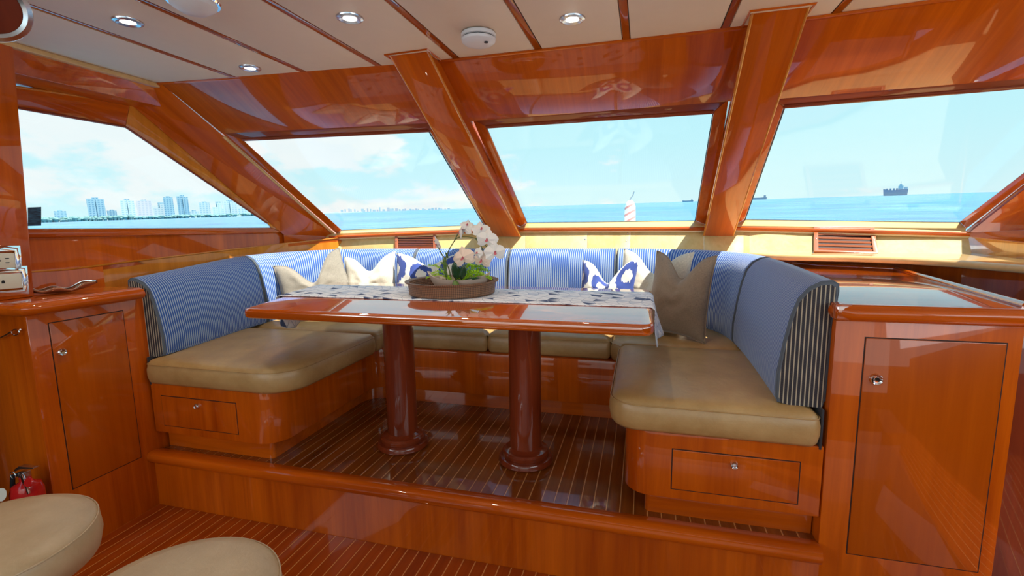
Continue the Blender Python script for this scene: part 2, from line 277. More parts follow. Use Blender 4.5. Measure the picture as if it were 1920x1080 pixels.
# ------------------------------------------------------------------ mesh builder
class MB:
    def __init__(s): s.v = []; s.f = []; s.uv = {}; s.mi = []
    def add(s, vs, fs, mi=0, uvs=None):
        o = len(s.v); s.v += [Vector(p) for p in vs]
        for i, f in enumerate(fs):
            s.f.append([o + a for a in f]); s.mi.append(mi)
            if uvs: s.uv[len(s.f) - 1] = [uvs[a] for a in f] if len(uvs) == len(vs) else uvs
        return s
    def box(s, a, b, mi=0):
        x0, y0, z0 = a; x1, y1, z1 = b
        return s.add([(x0, y0, z0), (x1, y0, z0), (x1, y1, z0), (x0, y1, z0), (x0, y0, z1), (x1, y0, z1), (x1, y1, z1), (x0, y1, z1)],
                     [(0, 3, 2, 1), (4, 5, 6, 7), (0, 1, 5, 4), (1, 2, 6, 5), (2, 3, 7, 6), (3, 0, 4, 7)], mi)
    def prism(s, poly, ext, mi=0):
        n = len(poly); p = [Vector(q) for q in poly]; e = Vector(ext)
        nn = sum(((p[i] - p[0]).cross(p[(i + 1) % n] - p[0]) for i in range(1, n - 1)), Vector())
        if nn.dot(e) > 0: p = p[::-1]
        return s.add(p + [q + e for q in p], [tuple(range(n)), tuple(range(2 * n - 1, n - 1, -1))] + [(i, i + n, (i + 1) % n + n, (i + 1) % n) for i in range(n)], mi)
    def ring(s, inner, outer, ext, mi=0):
        n = len(inner); e = Vector(ext); i_ = [Vector(q) for q in inner]; o_ = [Vector(q) for q in outer]
        vs = i_ + o_ + [q + e for q in i_] + [q + e for q in o_]; fs = []
        for k in range(n):
            j = (k + 1) % n
            fs += [(k, j, n + j, n + k), (2 * n + k, 3 * n + k, 3 * n + j, 2 * n + j), (k, 2 * n + k, 2 * n + j, j), (n + k, n + j, 3 * n + j, 3 * n + k)]
        return s.add(vs, fs, mi)
    def lathe(s, prof, c=(0, 0, 0), seg=32, axis=(0, 0, 1), mi=0, sx=1, sy=1):
        c = Vector(c); q = Vector((0, 0, 1)).rotation_difference(Vector(axis).normalized()); vs = []; uvs = []; fs = []
        acc = 0; pr = None
        for (r, z) in prof:
            if pr: acc += math.hypot(r - pr[0], z - pr[1])
            pr = (r, z)
            for k in range(seg + 1):
                a = 2 * math.pi * k / seg; vs.append(c + q @ Vector((r * math.cos(a) * sx, r * math.sin(a) * sy, z))); uvs.append((a * 0.2, acc))
        for i in range(len(prof) - 1):
            for k in range(seg): fs.append((i * (seg + 1) + k, i * (seg + 1) + k + 1, (i + 1) * (seg + 1) + k + 1, (i + 1) * (seg + 1) + k))
        return s.add(vs, fs, mi, uvs)
    def tube(s, pts, r, seg=10, mi=0, closed=False):
        pts = [Vector(p) for p in pts]; n = len(pts); vs = []; fs = []
        rr = r if isinstance(r, (list, tuple)) else [r] * n
        prev = None
        for i, p in enumerate(pts):
            if closed: t = pts[(i + 1) % n] - pts[i - 1]
            else: t = pts[min(i + 1, n - 1)] - pts[max(i - 1, 0)]
            t.normalize()
            if prev is None: prev = t.orthogonal().normalized()
            a = (prev - t * prev.dot(t)).normalized(); prev = a; b = t.cross(a)
            for k in range(seg):
                an = 2 * math.pi * k / seg; vs.append(p + (a * math.cos(an) + b * math.sin(an)) * rr[i])
        m = n if closed else n - 1
        for i in range(m):
            for k in range(seg):
                j = (i + 1) % n; fs.append((i * seg + k, i * seg + (k + 1) % seg, j * seg + (k + 1) % seg, j * seg + k))
        if not closed: fs += [tuple(range(seg))[::-1], tuple((n - 1) * seg + k for k in range(seg))]
        return s.add(vs, fs, mi)
    def build(s, name, mat, parent=None, bevel=0, seg=2, smooth=True, sub=0, origin=None, angle=35):
        vs = s.v; lo = Vector((min(v[i] for v in vs) for i in range(3))); hi = Vector((max(v[i] for v in vs) for i in range(3)))
        c = Vector(((lo.x + hi.x) / 2, (lo.y + hi.y) / 2, lo.z)) if origin is None else Vector(origin)
        me = bpy.data.meshes.new(name); me.from_pydata([v - c for v in vs], [], s.f)
        mats = mat if isinstance(mat, (list, tuple)) else [mat]
        for m in mats: me.materials.append(MATS[m])
        for i, pl in enumerate(me.polygons): pl.material_index = s.mi[i]
        if s.uv:
            ul = me.uv_layers.new(name='UVMap')
            for i, pl in enumerate(me.polygons):
                if i in s.uv:
                    for k, li in enumerate(pl.loop_indices): ul.data[li].uv = s.uv[i][k]
        bm = bmesh.new(); bm.from_mesh(me); bmesh.ops.remove_doubles(bm, verts=bm.verts, dist=1e-6); bmesh.ops.recalc_face_normals(bm, faces=bm.faces)
        if bevel:
            es = [e for e in bm.edges if len(e.link_faces) == 2 and e.calc_face_angle(0) > math.radians(30)]
            bmesh.ops.bevel(bm, geom=es, offset=bevel, segments=seg, profile=0.5, affect='EDGES', clamp_overlap=True)
        bm.to_mesh(me); bm.free()
        if smooth:
            me.polygons.foreach_set('use_smooth', [True] * len(me.polygons))
            me.set_sharp_from_angle(angle=math.radians(angle))
        o = bpy.data.objects.new(name, me); col.objects.link(o)
        if parent is not None:
            o.parent = parent; pw = wpos(parent); o.location = c - pw
        else: o.location = c
        if sub: md = o.modifiers.new('sub', 'SUBSURF'); md.levels = sub; md.render_levels = sub
        return o
def wpos(o):
    p = Vector(o.location)
    while o.parent: o = o.parent; p += Vector(o.location)
    return p
def tag(o, label=None, cat=None, group=None, kind=None):
    if label: o['label'] = label
    if cat: o['category'] = cat
    if group: o['group'] = group
    if kind: o['kind'] = kind
    return o
def empty(name, loc, label=None, cat=None, group=None, kind=None):
    o = bpy.data.objects.new(name, None); col.objects.link(o); o.location = loc; o.empty_display_size = 0.05
    return tag(o, label, cat, group, kind)
def offs(path, d):
    out = []
    for i, p in enumerate(path):
        t = Vector(path[min(i + 1, len(path) - 1)]) - Vector(path[max(i - 1, 0)]); t = Vector((t[0], t[1])).normalized()
        out.append((p[0] + t.y * d, p[1] - t.x * d))
    return out
def roundpoly(pts, rads, seg=6):
    out = []; n = len(pts)
    for i in range(n):
        p = Vector(pts[i][:2]); a = Vector(pts[i - 1][:2]); b = Vector(pts[(i + 1) % n][:2]); r = rads[i] if isinstance(rads, (list, tuple)) else rads
        if r <= 0: out.append((p.x, p.y)); continue
        u = (a - p).normalized(); v = (b - p).normalized(); th = u.angle(v); d = min(r / math.tan(th / 2), (a - p).length * .49, (b - p).length * .49); r2 = d * math.tan(th / 2)
        c = p + (u + v).normalized() * (r2 / math.sin(th / 2)); s = p + u * d - c; e = p + v * d - c
        a0 = math.atan2(s.y, s.x); a1 = math.atan2(e.y, e.x); da = (a1 - a0 + math.pi) % (2 * math.pi) - math.pi
        for k in range(seg + 1): an = a0 + da * k / seg; out.append((c.x + r2 * math.cos(an), c.y + r2 * math.sin(an)))
    return out
def at(z, poly): return [(p[0], p[1], z) for p in poly]

# ================================================================== SETTING
CZ = 1.8; FY = 1.674
# ---- planked floors
def planked(name, label, x0, x1, y0, y1, z, pitch, pm, kick=0.06):
    root = empty(name, ((x0 + x1) / 2, (y0 + y1) / 2, z - 0.05), label, 'floor', kind='structure')
    MB().box((x0, y0, z - 0.05), (x1, y1, z - 0.0012)).build('subfloor', 'holly', root, smooth=False)
    n = int(round((x1 - x0) / pitch)); me = None
    for i in range(n):
        a = x0 + i * (x1 - x0) / n; b = a + (x1 - x0) / n
        if me is None:
            o = MB().box((a + 0.0022, y0, z - 0.012), (b - 0.0022, y1, z)).build('plank', pm, root, bevel=0.0006, seg=1, smooth=False); me = o.data; base_ = o.location.copy(); a0 = a
        else:
            o = bpy.data.objects.new('plank', me); col.objects.link(o); o.parent = root; o.location = base_ + Vector((a - a0, 0, 0))
    return root
planked('floor', 'lower saloon floor of narrow red-brown planks with pale seams in front of the step', -2.27, 1.78, -0.6, 1.655, -0.27, 0.05, 'plank')
plain('dull_sole', (0.05, 0.016, 0.006), 0.9)
MB().box((-2.72, -2.8, -0.36), (2.3, 1.66, -0.322)).build('floor', 'dull_sole', None)
tag(bpy.data.objects['floor.001'], 'plain wooden deck under and around the planked lower floor', 'floor', kind='structure')
planked('floor', 'raised dinette floor of narrow brown planks with pale seams under the table', -2.26, 0.59, 1.655, 3.0, 0.0, 0.05, 'plank_upper')
# step riser and nosing
st = empty('trim_1', (-0.84, 1.66, -0.27), 'raised cherry step front with rounded nosing below the dinette', 'step', kind='structure')
MB().box((-2.272, 1.656, -0.335), (0.588, 1.70, -0.051)).build('riser', 'cherry_v', st)
prof = []
pts = [(-2.268, 1.66, -0.012), (0.586, 1.66, -0.012)]
b = MB(); nose = [(1.70, 0.001), (1.66, 0.012), (1.636, 0.011), (1.624, 0.003), (1.619, -0.012), (1.622, -0.028), (1.632, -0.04), (1.66, -0.043), (1.70, -0.043)]
b.prism([(-2.268, y, z) for y, z in nose], (2.854, 0, 0)); b.build('nosing', 'cherry_x', st)
# ---- ceiling
ce = empty('ceiling', (-0.3, 0, CZ), 'cream vinyl panelled ceiling with narrow glossy cherry strips', 'ceiling', kind='structure')
xs = [-2.376 + 0.0, -1.94, -1.565, -1.185, -0.81, -0.44, -0.08, 0.285, 0.645, 1.01, 1.375, 1.74]
MB().box((-2.45, -2.8, CZ + 0.006), (2.0, 2.09, CZ + 0.10)).build('ceiling_backing', 'dark_gap', ce)
def hx(x):   # header edge Y at given X
    P = [(-2.6, 1.93), (-2.353, 1.968), (-1.132, 2.10), (-0.873, 2.084), (0.352, 2.086), (0.559, 2.061), (1.9, 1.95), (2.2, 1.93)]
    for (a, ya), (b_, yb) in zip(P, P[1:]):
        if a <= x <= b_: return ya + (yb - ya) * (x - a) / (b_ - a)
    return 1.95
E0 = [-2.376] + xs[1:] + [1.92]
for i in range(len(E0) - 1):
    a = E0[i] + (0.0165 if i else 0); c = E0[i + 1] - 0.0165
    MB().prism([(a, -2.8, CZ), (c, -2.8, CZ), (c, hx(c), CZ), (a, hx(a), CZ)], (0, 0, 0.02)).build('ceiling_panel', 'vinyl', ce, bevel=0.002)
wood('ceil_strip', (0.22, 0.04, 0.006), (0.42, 0.09, 0.012), 'Y', rough=0.1)
for x in xs[1:]:
    MB().prism([(x - 0.0135, -2.8, CZ - 0.001), (x + 0.0135, -2.8, CZ - 0.001), (x + 0.0135, hx(x), CZ - 0.001), (x - 0.0135, hx(x), CZ - 0.001)], (0, 0, 0.02)).build('ceiling_strip', 'ceil_strip', ce, bevel=0.001)
# edge trim of the ceiling along the header
b = MB(); b.tube([(x, hx(x) + 0.004, CZ - 0.003) for x in (-2.38, -2.353, -1.132, -0.873, 0.352, 0.559, 1.9)], 0.007, 8); b.build('edge_trim', 'cherry_x', ce)
# ---- windshield planes
def plane3(a, b, c): n = (b - a).cross(c - a).normalized(); n = n if n.y > 0 else -n; return (a, n)
mid = plane3(Zp(912, 238, 1.59), Zp(1338, 210, 1.59), Yp(1150, 415, 3.3))
mid = (mid[0], Vector((0, 0.545, 0.838)).normalized()); mid = (Yp(1150, 415, 3.3), mid[1])
lef = plane3(Zp(805, 245, 1.585), Zp(455, 262, 1.585), Yp(905, 420, 3.29))
rig = plane3(Zp(1470, 200, 1.585), Zp(1920, 165, 1.585), Yp(1395, 411, 3.29))
def opx(pl, px, d=0.0): return [onp(x, y, pl[0] - pl[1] * d, pl[1]) for x, y in px]
DIN = 0.035
fr_def = [
 ('window_2', lef, [(455, 262), (805, 245), (908, 421), (640, 431)], [(414, 248), (838, 226), (942, 428), (632, 439)], 'port windshield pane with a raked left edge, coast on the horizon behind it'),
 ('window_3', mid, [(912, 238), (1338, 210), (1304, 413), (988, 417)], [(886, 224), (1366, 187), (1330, 425), (972, 428)], 'centre windshield pane between the two raked posts'),
]
bpy.context.view_layer.update()
def window(name, pl, inn, out, label, ext=0.0, sill=True):
    P0, n = pl
    root = empty(name, opx(pl, [inn[-1]])[0], label, 'window', kind='structure')
    I = opx(pl, inn, DIN); O = opx(pl, out, DIN); I2 = opx(pl, inn); 
    c = sum(I2, Vector()) / len(I2)
    # frame: reveal + face, one mesh per side
    k = len(inn)
    for i in range(k):
        j = (i + 1) % k; m = MB()
        bot = (I[i].z + I[j].z) / 2 < 1.2
        if bot and abs(I[i].z - I[j].z) < .1:
            Q = [Yp(out[t][0], out[t][1] - 1, I2[t].y - .05) for t in (i, j)]
            m.prism([I2[i], I2[j], Q[1], Q[0]], (0, .004, -.02)); m.build('window_sill', 'maple_x', root, bevel=.002); continue
        vs = [I[i], I[j], O[j], O[i], I2[i] + (c - I2[i]) * 0.0, I2[j], O[j] + n * (DIN + ext), O[i] + n * (DIN + ext)]
        m.add(vs, [(0, 1, 2, 3), (0, 4, 5, 1), (4, 7, 6, 5), (3, 2, 6, 7), (0, 3, 7, 4), (1, 5, 6, 2)])
        m.build('window_frame', 'maple_x' if bot and sill else ('trim_dark' if abs(I[i].z - I[j].z) < 0.15 else 'cherry_y'), root, bevel=0.003)
    MB().tube([I[0], I[1]], .009, 10).build('frame_bead', 'trim_dark', root)
    g = [c + (q - c) * 1.004 for q in I2]
    MB().prism([q - n * 0.003 for q in g], n * 0.006).build('pane', 'glass', root, smooth=False)
    gi = [c + (q - c) * 0.991 for q in I2]; go = [c + (q - c) * 1.003 for q in I2]
    MB().ring([q - n * 0.006 for q in gi], [q - n * 0.006 for q in go], n * 0.002).build('gasket', 'gasket', root, smooth=False)
    return root
for d in fr_def: window(*d)
# starboard pane: right edge mirrored from the port one
def proj(P): v = Vector(P) - CAM; c = v.dot(FX); return (960 + FP * v.dot(RX) / c, 540 - FP * v.dot(UX) / c)
TR = proj((1.81, 2.42, 1.585))
window('window_4', rig, [(1470, 200), TR, (1800, 416), (1396, 411)], [(1444, 183), (TR[0] + 44, TR[1] - 18), (1812, 429), (1374, 424)], 'starboard windshield pane with a large ship on the horizon')
# ---- front wall: header boards, dash panels, shelf
wf = empty('wall_front', (-0.24, 3.1, 0.0), 'raked varnished front wall with header boards above the windows', 'wall', kind='structure')
def board(name, mat, poly, ext, parent, bevel=0.002, label=None):
    o = MB().prism(poly, ext).build(name, mat, parent, bevel=bevel, angle=25)
    if label: o['label'] = label
    return o
outn = mid[1] * 0.05
TLc = Vector((-2.353, 1.968, CZ)); TRc = Vector((1.873, 1.955, CZ))
def hd(x): return Vector((x, hx(x), CZ))
lb = opx(lef, [(417, 251), (842, 229)], DIN); mb = opx(mid, [(880, 228), (1372, 190)], DIN); rb = opx(rig, [(1446, 187), (TR[0] + 30, TR[1] - 16)], DIN)
board('header_board', 'cherry_s', [hd(-2.353), hd(-0.95), lb[1], lb[0]], Vector((0, 0.03, 0.05)), wf)
board('header_board', 'cherry_s', [hd(-1.02), hd(0.46), mb[1], mb[0]], Vector((0, 0.03, 0.05)), wf)
board('header_board', 'cherry_s', [hd(0.46), TRc, rb[1], rb[0]], Vector((0, 0.03, 0.05)), wf)
# outer roof brow, keeps the sky out above the panes
# posts
pn = Vector((0, 0.545, 0.838)).normalized(); P0 = Vector((0, 3.2, 1.0))
def post(name, px, label, d=0.13):
    I = [onp(x, y, P0, pn) for x, y in px]; root = empty(name, I[2], label, 'post', kind='structure')
    tl, tr, br, bl = I
    lo = [tl, tr, br, bl]; up = [q + pn * d for q in lo]
    w_ = Vector((0.006, 0, 0))
    m = MB(); m.prism(lo, pn * 0.012); m.build('post_face', 'cherry_s', root, bevel=0.003)
    m = MB(); m.prism([q + pn * 0.0125 + (w_ if i in (0, 3) else -w_) for i, q in enumerate(lo)], pn * (d + 0.03)); m.build('post_core', 'cherry_s', root, bevel=0.003)
    for a, b_ in ((tl, bl), (tr, br)):
        MB().tube([a + pn * 0.004, b_ + pn * 0.004], 0.006, 8).build('edge_bead', 'cherry_light', root)
    # collar where it meets the ceiling
    z = CZ
    c = [Vector((tl.x - 0.012, tl.y - 0.02, z)), Vector((tr.x + 0.012, tr.y - 0.02, z)), Vector((tr.x + 0.012, hx(tr.x), z)), Vector((tl.x - 0.012, hx(tl.x), z))]
    MB().tube([c[3], c[0], c[1], c[2]], 0.006, 6).build('collar', 'cherry_x', root)
    return root
post('trim_2', [(731, 104), (799, 92), (975, 444), (927, 444)], 'raked varnished post left of the centre windshield pane')
post('trim_3', [(1412, 20), (1519, 7), (1374, 444), (1320, 442)], 'raked varnished post right of the centre windshield pane')
# sill trim (half round) under the panes
sill_px = [(626, 444), (932, 432.5)], [(973, 431), (1328, 429)], [(1374, 428), (1815, 438)]
stz = empty('trim_4', (-0.24, 3.25, 1.0), 'orange half-round trim along the lower edge of the windshield', 'trim', kind='structure')
for (p0, Y0_), (p1, Y1_) in ((((618, 445), 3.14), ((934, 432), 3.245)), (((972, 431), 3.255), ((1330, 429), 3.255)), (((1370, 428), 3.25), ((1818, 439), 3.08))):
    a, c = Yp(p0[0], p0[1], Y0_), Yp(p1[0], p1[1], Y1_); MB().tube([a + (c - a) * t for t in (0, .25, .5, .75, 1)], 0.0115, 12).build('sill_bead', 'cherry_x', stz)
    f_ = Vector((0, .09, .01)); MB().prism([a, c, c + f_, a + f_], (0, 0, -.02)).build('sill_ledge', 'maple_x', stz)
# dash panels
dash = empty('trim_5', (-0.24, 3.1, 0.888), 'pale maple dash band below the windshield with small fixing studs', 'panel', kind='structure')
TOPL = [Yp(560, 446, 3.1), Yp(640, 440, 3.19), Yp(740, 434, 3.22), Yp(925, 432, 3.27), Yp(985, 431, 3.28), Yp(1101, 430, 3.28), Yp(1181, 430, 3.28), Yp(1320, 430, 3.28), Yp(1395, 429, 3.27), Yp(1525, 430, 3.24), Yp(1638, 432, 3.22), Yp(1815, 438, 3.12)]
BOTL = [Yp(545, 482, 3.02), Yp(640, 484, 3.10), Yp(740, 484, 3.13), Yp(915, 483, 3.13), Yp(985, 482, 3.13), Yp(1101, 482, 3.13), Yp(1181, 482, 3.13), Yp(1320, 481, 3.13), Yp(1395, 478, 3.11), Zp(1525, 474, .888), Zp(1638, 474.5, .888), Zp(1822, 476, .888)]
for i in range(len(TOPL) - 1):
    g = 0.0008
    a, b_, c, d = TOPL[i], TOPL[i + 1], BOTL[i + 1], BOTL[i]; ab = (b_ - a).normalized() * g; dc = (c - d).normalized() * g
    board('dash_panel', 'maple', [a + ab, b_ - ab, c - dc, d + dc], Vector((0, 0.02, 0.012)), dash, bevel=0.0006)
for x, y in ((1101, 449), (1181, 437), (1178, 452), (1101, 434)):
    i = 5 if x < 1150 else 6; n_ = (BOTL[5] - TOPL[5]).cross(TOPL[6] - TOPL[5]).normalized(); n_ = n_ if n_.y < 0 else -n_
    q = onp(x - 4, y, TOPL[5], n_); MB().lathe([(0, .004), (.003, .0035), (.005, .001), (.005, -.002)], q, 10, n_).build('stud', 'steel', dash)
# shelf (left part hidden behind the backs, right part curves round to starboard)
sh = empty('trim_6', (1.2, 2.8, 0.86), 'pale shelf curving round to starboard behind the blue seat backs', 'shelf', kind='structure')
fe = [Zp(1430, 476, .888), Zp(1480, 478, .888), Zp(1540, 479, .888), Zp(1600, 480, .888), Zp(1700, 483.5, .888), Zp(1800, 489, .888), Zp(1920, 498, .888)]
fe = [Vector((-2.1, 3.125, .87)), Vector((0.3, 3.12, .87)), Vector((0.6, 2.99, .887))] + fe[1:]
d = fe[-1] - fe[-2]; fe.append(fe[-1] + d * 1.3 + Vector((0.0, 0, 0))); fe.append(fe[-1] + d * 2.2)
bk = [Vector((-2.1, 3.2, .888)), Vector((1.70, 3.2, .888)), Vector((2.1, 2.3, .888)), Vector((fe[-1].x + 0.6, fe[-1].y, .888))]
board('shelf_top', 'maple_x', fe + bk[::-1], Vector((0, 0, -0.028)), sh, bevel=0)
MB().tube([q + Vector((0, 0, -0.014)) for q in fe], 0.0165, 12).build('shelf_nosing', 'maple_x', sh)
# wood wall below the shelf
ws = empty('wall_starboard_front', (1.2, 2.8, 0.0), 'cherry panelling below the curved shelf behind the starboard counter', 'wall', kind='structure'); ws.name = 'trim_8'
fq = [q + Vector((0.14, 0.24, 0)) for q in fe[2:]]
for i in range(len(fq) - 1):
    a, c = fq[i], fq[i + 1]
    MB().prism([(a.x, a.y, -0.3), (c.x, c.y, -0.3), (c.x, c.y, 0.862), (a.x, a.y, 0.862)], (0.02, 0.03, 0)).build('wall_panel', 'cherry_v', ws)
# starboard side block (mirrored band) and hull side
sb0, sb1 = Yp(1806, 443, 3.12), Yp(1824, 477, 3.05)
f0 = Zp(1920, 486, .888); f1 = onp(1920, 455, f0, Vector((0.9, 0.4, 0)).normalized())
tq = onp(1806, 443, sb1, (f0 - sb1).cross(Vector((0, 0, 1))).normalized()); tr_ = onp(1920, 455, sb1, (f0 - sb1).cross(Vector((0, 0, 1))).normalized())
board('side_band', 'cherry_light', [tq, tr_ + (tr_ - tq) * 1.6, Vector((f0.x, f0.y, .888)) + (f0 - sb1) * 1.6, sb1], Vector((0.05, 0.05, 0)), ws)
# ---- port side wall
LN = Vector((0.992, -0.12, 0)).normalized()      # side wall leans in towards the bow
LW = (Vector((-2.64, 1.5, 0)), LN)
wl = empty('wall_left', (-2.64, 2.2, 0.0), 'varnished port side wall around the side window', 'wall', kind='structure')
def lw(px, d=0.0): return [onp(x, y, LW[0] + LN * d, LN) for x, y in px]
side = ('window_1', )
root = empty('window_1', lw([(300, 428)])[0], 'port side window with a sloping front edge, city skyline behind it', 'window', kind='structure')
inn = [(-60, 186), (235, 238), (508, 427), (-60, 430)]; out = [(-60, 150), (244, 194), (530, 400), (534, 436), (-60, 448)]
inn5 = [(-60, 186), (235, 238), (500, 418), (508, 427), (-60, 430)]
Iw, Ow, I2 = lw(inn5, 0.03), lw(out, 0.03), lw(inn5, 0)
for i in (0, 1, 2, 3):
    j = (i + 1) % 5
    vs = [Iw[i], Iw[j], Ow[j], Ow[i], I2[i], I2[j], Ow[j] - LN * .06, Ow[i] - LN * .06]
    MB().add(vs, [(0, 1, 2, 3), (0, 4, 5, 1), (4, 7, 6, 5), (3, 2, 6, 7), (0, 3, 7, 4), (1, 5, 6, 2)]).build('window_frame', 'cherry_light' if i in (1, 2) else 'cherry_y', root, bevel=0.004)
MB().tube([Ow[0] + LN * .0, Ow[1], Ow[2]], 0.006, 8).build('frame_bead', 'cherry_light', root)
c = sum(I2, Vector()) / 5
MB().prism([c + (q - c) * 1.003 - LN * 0.006 for q in I2], LN * 0.006).build('pane', 'glass', root, smooth=False)
MB().ring([c + (q - c) * .992 + LN * .004 for q in I2], [c + (q - c) * 1.002 + LN * .004 for q in I2], LN * -.002).build('gasket', 'gasket', root, smooth=False)
MB().tube([Iw[0] + LN * .002, Iw[1] + LN * .002, Iw[2] + LN * .002], 0.006, 8).build('frame_bead', 'trim_dark', root)
# wall below the window, down to the hull
q = lw([(-60, 447), (536, 435), (640, 437)], 0.012)
far = LW[0] + Vector((-LN.y, LN.x, 0)) * 2.1
lowp = [q[0], q[1], q[2], Vector((q[2].x, q[2].y, .3)), Vector((q[0].x, q[0].y, .3))]
board('wall_panel', 'cherry_v', lowp, -LN * 0.05, wl)
# corner pillar facet between side frame and port pane
A = hd(-2.353); B = opx(lef, [(420, 256)], DIN)[0]; C_ = opx(lef, [(632, 444)], DIN)[0]; E_ = lw([(244, 194)], .035)[0]; G_ = lw([(532, 440)], .035)[0]
K_ = lw([(560, 470)], .035)[0]
m = MB(); back = Vector((-0.06, 0.06, 0.05))
m.add([A, B, C_, G_, E_], [(0, 4, 3, 2, 1)]); m.add([A + back, B + back, C_ + back, G_ + back, E_ + back], [(0, 1, 2, 3, 4)])
tt = MB(); P5 = [A, B, C_, G_, E_]
for i in range(5):
    a, b_ = P5[i], P5[(i + 1) % 5]; m.add([a, b_, b_ + back, a + back], [(0, 1, 2, 3)])
m.build('corner_pillar', 'cherry_s', wl, smooth=False)
MB().tube([B, C_], 0.010, 10).build('pillar_bead', 'maple_x', wl)
# pillar foot closing to the band
board('pillar_foot', 'cherry_y', [G_, C_, C_ + Vector((0, 0, -.12)), G_ + Vector((0, 0, -.12))], Vector((-.03, .05, 0)), wl)
# overhead side board
H = [Zp(0, 75, CZ), Zp(296, 157, CZ)]; hn = Vector((1, 0.0, 0)).normalized()
sp = Vector((0.96, 0.0, -0.27)).normalized()
b0 = onp(22, 143, H[1], Vector((0.80, 0, -0.60)).normalized()); b1 = onp(370, 216, H[1], Vector((0.80, 0, -0.60)).normalized())
dirb = (b1 - b0).normalized(); ext_ = b0 - dirb * 3.2; hx0 = H[1] + Vector((0, -4.2, 0))
board('overhead_board', 'cherry_v', [Vector((H[1].x, -2.8, CZ)), H[1], b1, Vector((b0.x, -2.8, b0.z))], Vector((-0.04, 0, 0)), wl, bevel=0.003)
board('overhead_soffit', 'cherry_y', [b1, Vector((b0.x, -2.8, b0.z)), Vector((-2.72, -2.8, b0.z - .005)), Vector((-2.72, b1.y, b0.z - .005))], Vector((0, 0, 0.02)), wl)
b_ = MB(); b_.prism([(H[1].x - 0.035, -2.8, CZ), (H[1].x + 0.012, -2.8, CZ), (H[1].x + 0.012, H[1].y, CZ), (H[1].x - 0.035, H[1].y, CZ)], (0, 0, -0.020)); b_.build('cove_strip', 'maple_x', wl, bevel=0.003)
# low band behind the port seat back
BN = Vector((0.973, -0.229, 0)).normalized(); BP = (Zp(70, 548, .806), BN)
def bandpt(x, y):
    a = onp(x, y, (-2.63, 1.5, 0), Vector((1.24, -.16, 0)).normalized())
    return a if a.y <= 2.74 else onp(x, y, (-2.47, 2.74, 0), Vector((.44, -.29, 0)).normalized())
bt = [bandpt(x, y) for x, y in ((20, 512), (125, 505.5), (240, 491), (350, 478), (400, 472), (440, 467), (470, 464), (500, 460.5), (540, 456), (590, 451), (640, 446))]
bb = [Vector((q.x, q.y, 0.45)) for q in bt]
board('band', 'cherry_light', bt + bb[::-1], -BN * 0.03, wl)
MB().tube([q for q in bt], 0.005, 8).build('band_bead', 'cherry_light', wl)
tk = [Vector((q.x, q.y, q.z - .003)) for q in bt]; ou = [Vector((min(q.x - .01, -2.66 + 0.2 * max(0, (q.y - 1.5) / 1.7)), q.y, q.z - .003)) for q in bt]
board('band_ledge', 'cherry_y', tk + ou[::-1], Vector((0, 0, -.02)), wl, bevel=0)
# near port pilaster standing on the counter
pa = [Zp(65, 556, .806), Zp(25, 79, CZ)]
lean = (pa[1] - pa[0]); pilx = [pa[0], pa[1], pa[1] + Vector((0, -1.1, 0)), pa[0] + Vector((0, -1.1, 0))]
board('pilaster', 'cherry_v', pilx, Vector((-0.10, 0, 0)), wl, bevel=0.006)
PILN = (pilx[1] - pilx[0]).cross(pilx[3] - pilx[0]).normalized(); PILN = PILN if PILN.x > 0 else -PILN
# hull sides aft and to starboard
board('wall_panel', 'dull_sole', [(-2.72, -2.8, -.36), (-2.72, 1.3, -.36), (-2.72, 1.3, .95), (-2.72, -2.8, .95)], (-.05, 0, 0), wl)
wr = empty('wall_right', (2.2, 1.0, 0.0), 'varnished starboard side of the saloon with a raked corner pillar', 'wall', kind='structure')
board('wall_panel', 'dull_sole', [(2.22, -2.8, -.36), (2.22, 2.4, -.36), (2.22, 2.4, .95), (2.22, -2.8, .95)], (.05, 0, 0), wr)
board('overhead_board', 'cherry_v', [(1.90, -2.8, CZ), (1.90, 1.96, CZ), (1.98, 2.3, 1.62), (1.98, -2.8, 1.62)], (.05, 0, 0), wr)
wb = empty('back_sky_blocker', (-0.25, -2.85, -0.36), 'unseen low aft wall added to block the low sky and darken reflections', 'wall', kind='structure')
MB().box((-2.77, -2.88, -.36), (2.27, -2.82, 0.75)).build('wall_panel', 'dull_sole', wb)  # added out of view, keeps low sky and sea out of the varnish reflections
# starboard corner pillar (mirror of the port one)
def mir(v): return Vector((-0.48 - v.x, v.y, v.z))
A2 = TRc; B2 = opx(rig, [(TR[0] + 30, TR[1] - 6)], DIN)[0]; C2 = opx(rig, [(1812, 436)], DIN)[0]; E2 = mir(E_); G2 = mir(G_)
m = MB(); bk2 = Vector((.06, .06, .05)); P5 = [A2, B2, C2, G2, E2]
m.add(P5, [(0, 1, 2, 3, 4)]); m.add([q + bk2 for q in P5], [(4, 3, 2, 1, 0)])
for i in range(5): a, b_ = P5[i], P5[(i + 1) % 5]; m.add([a, b_, b_ + bk2, a + bk2], [(0, 1, 2, 3)])
m.build('corner_pillar', 'cherry_s', wr, smooth=False)
MB().tube([B2, C2], 0.010, 10).build('pillar_bead', 'trim_dark', wr)
board('pillar_foot', 'cherry_y', [G2, C2, C2 + Vector((0, 0, -.12)), G2 + Vector((0, 0, -.12))], Vector((.03, .05, 0)), wr)
m = MB(); m.prism([E2, G2, G2 + Vector((.1, .05, -.2)), G2 + Vector((.25, -1.2, -.12)), E2 + Vector((.2, -.8, 0))], (0.03, 0, 0)); 
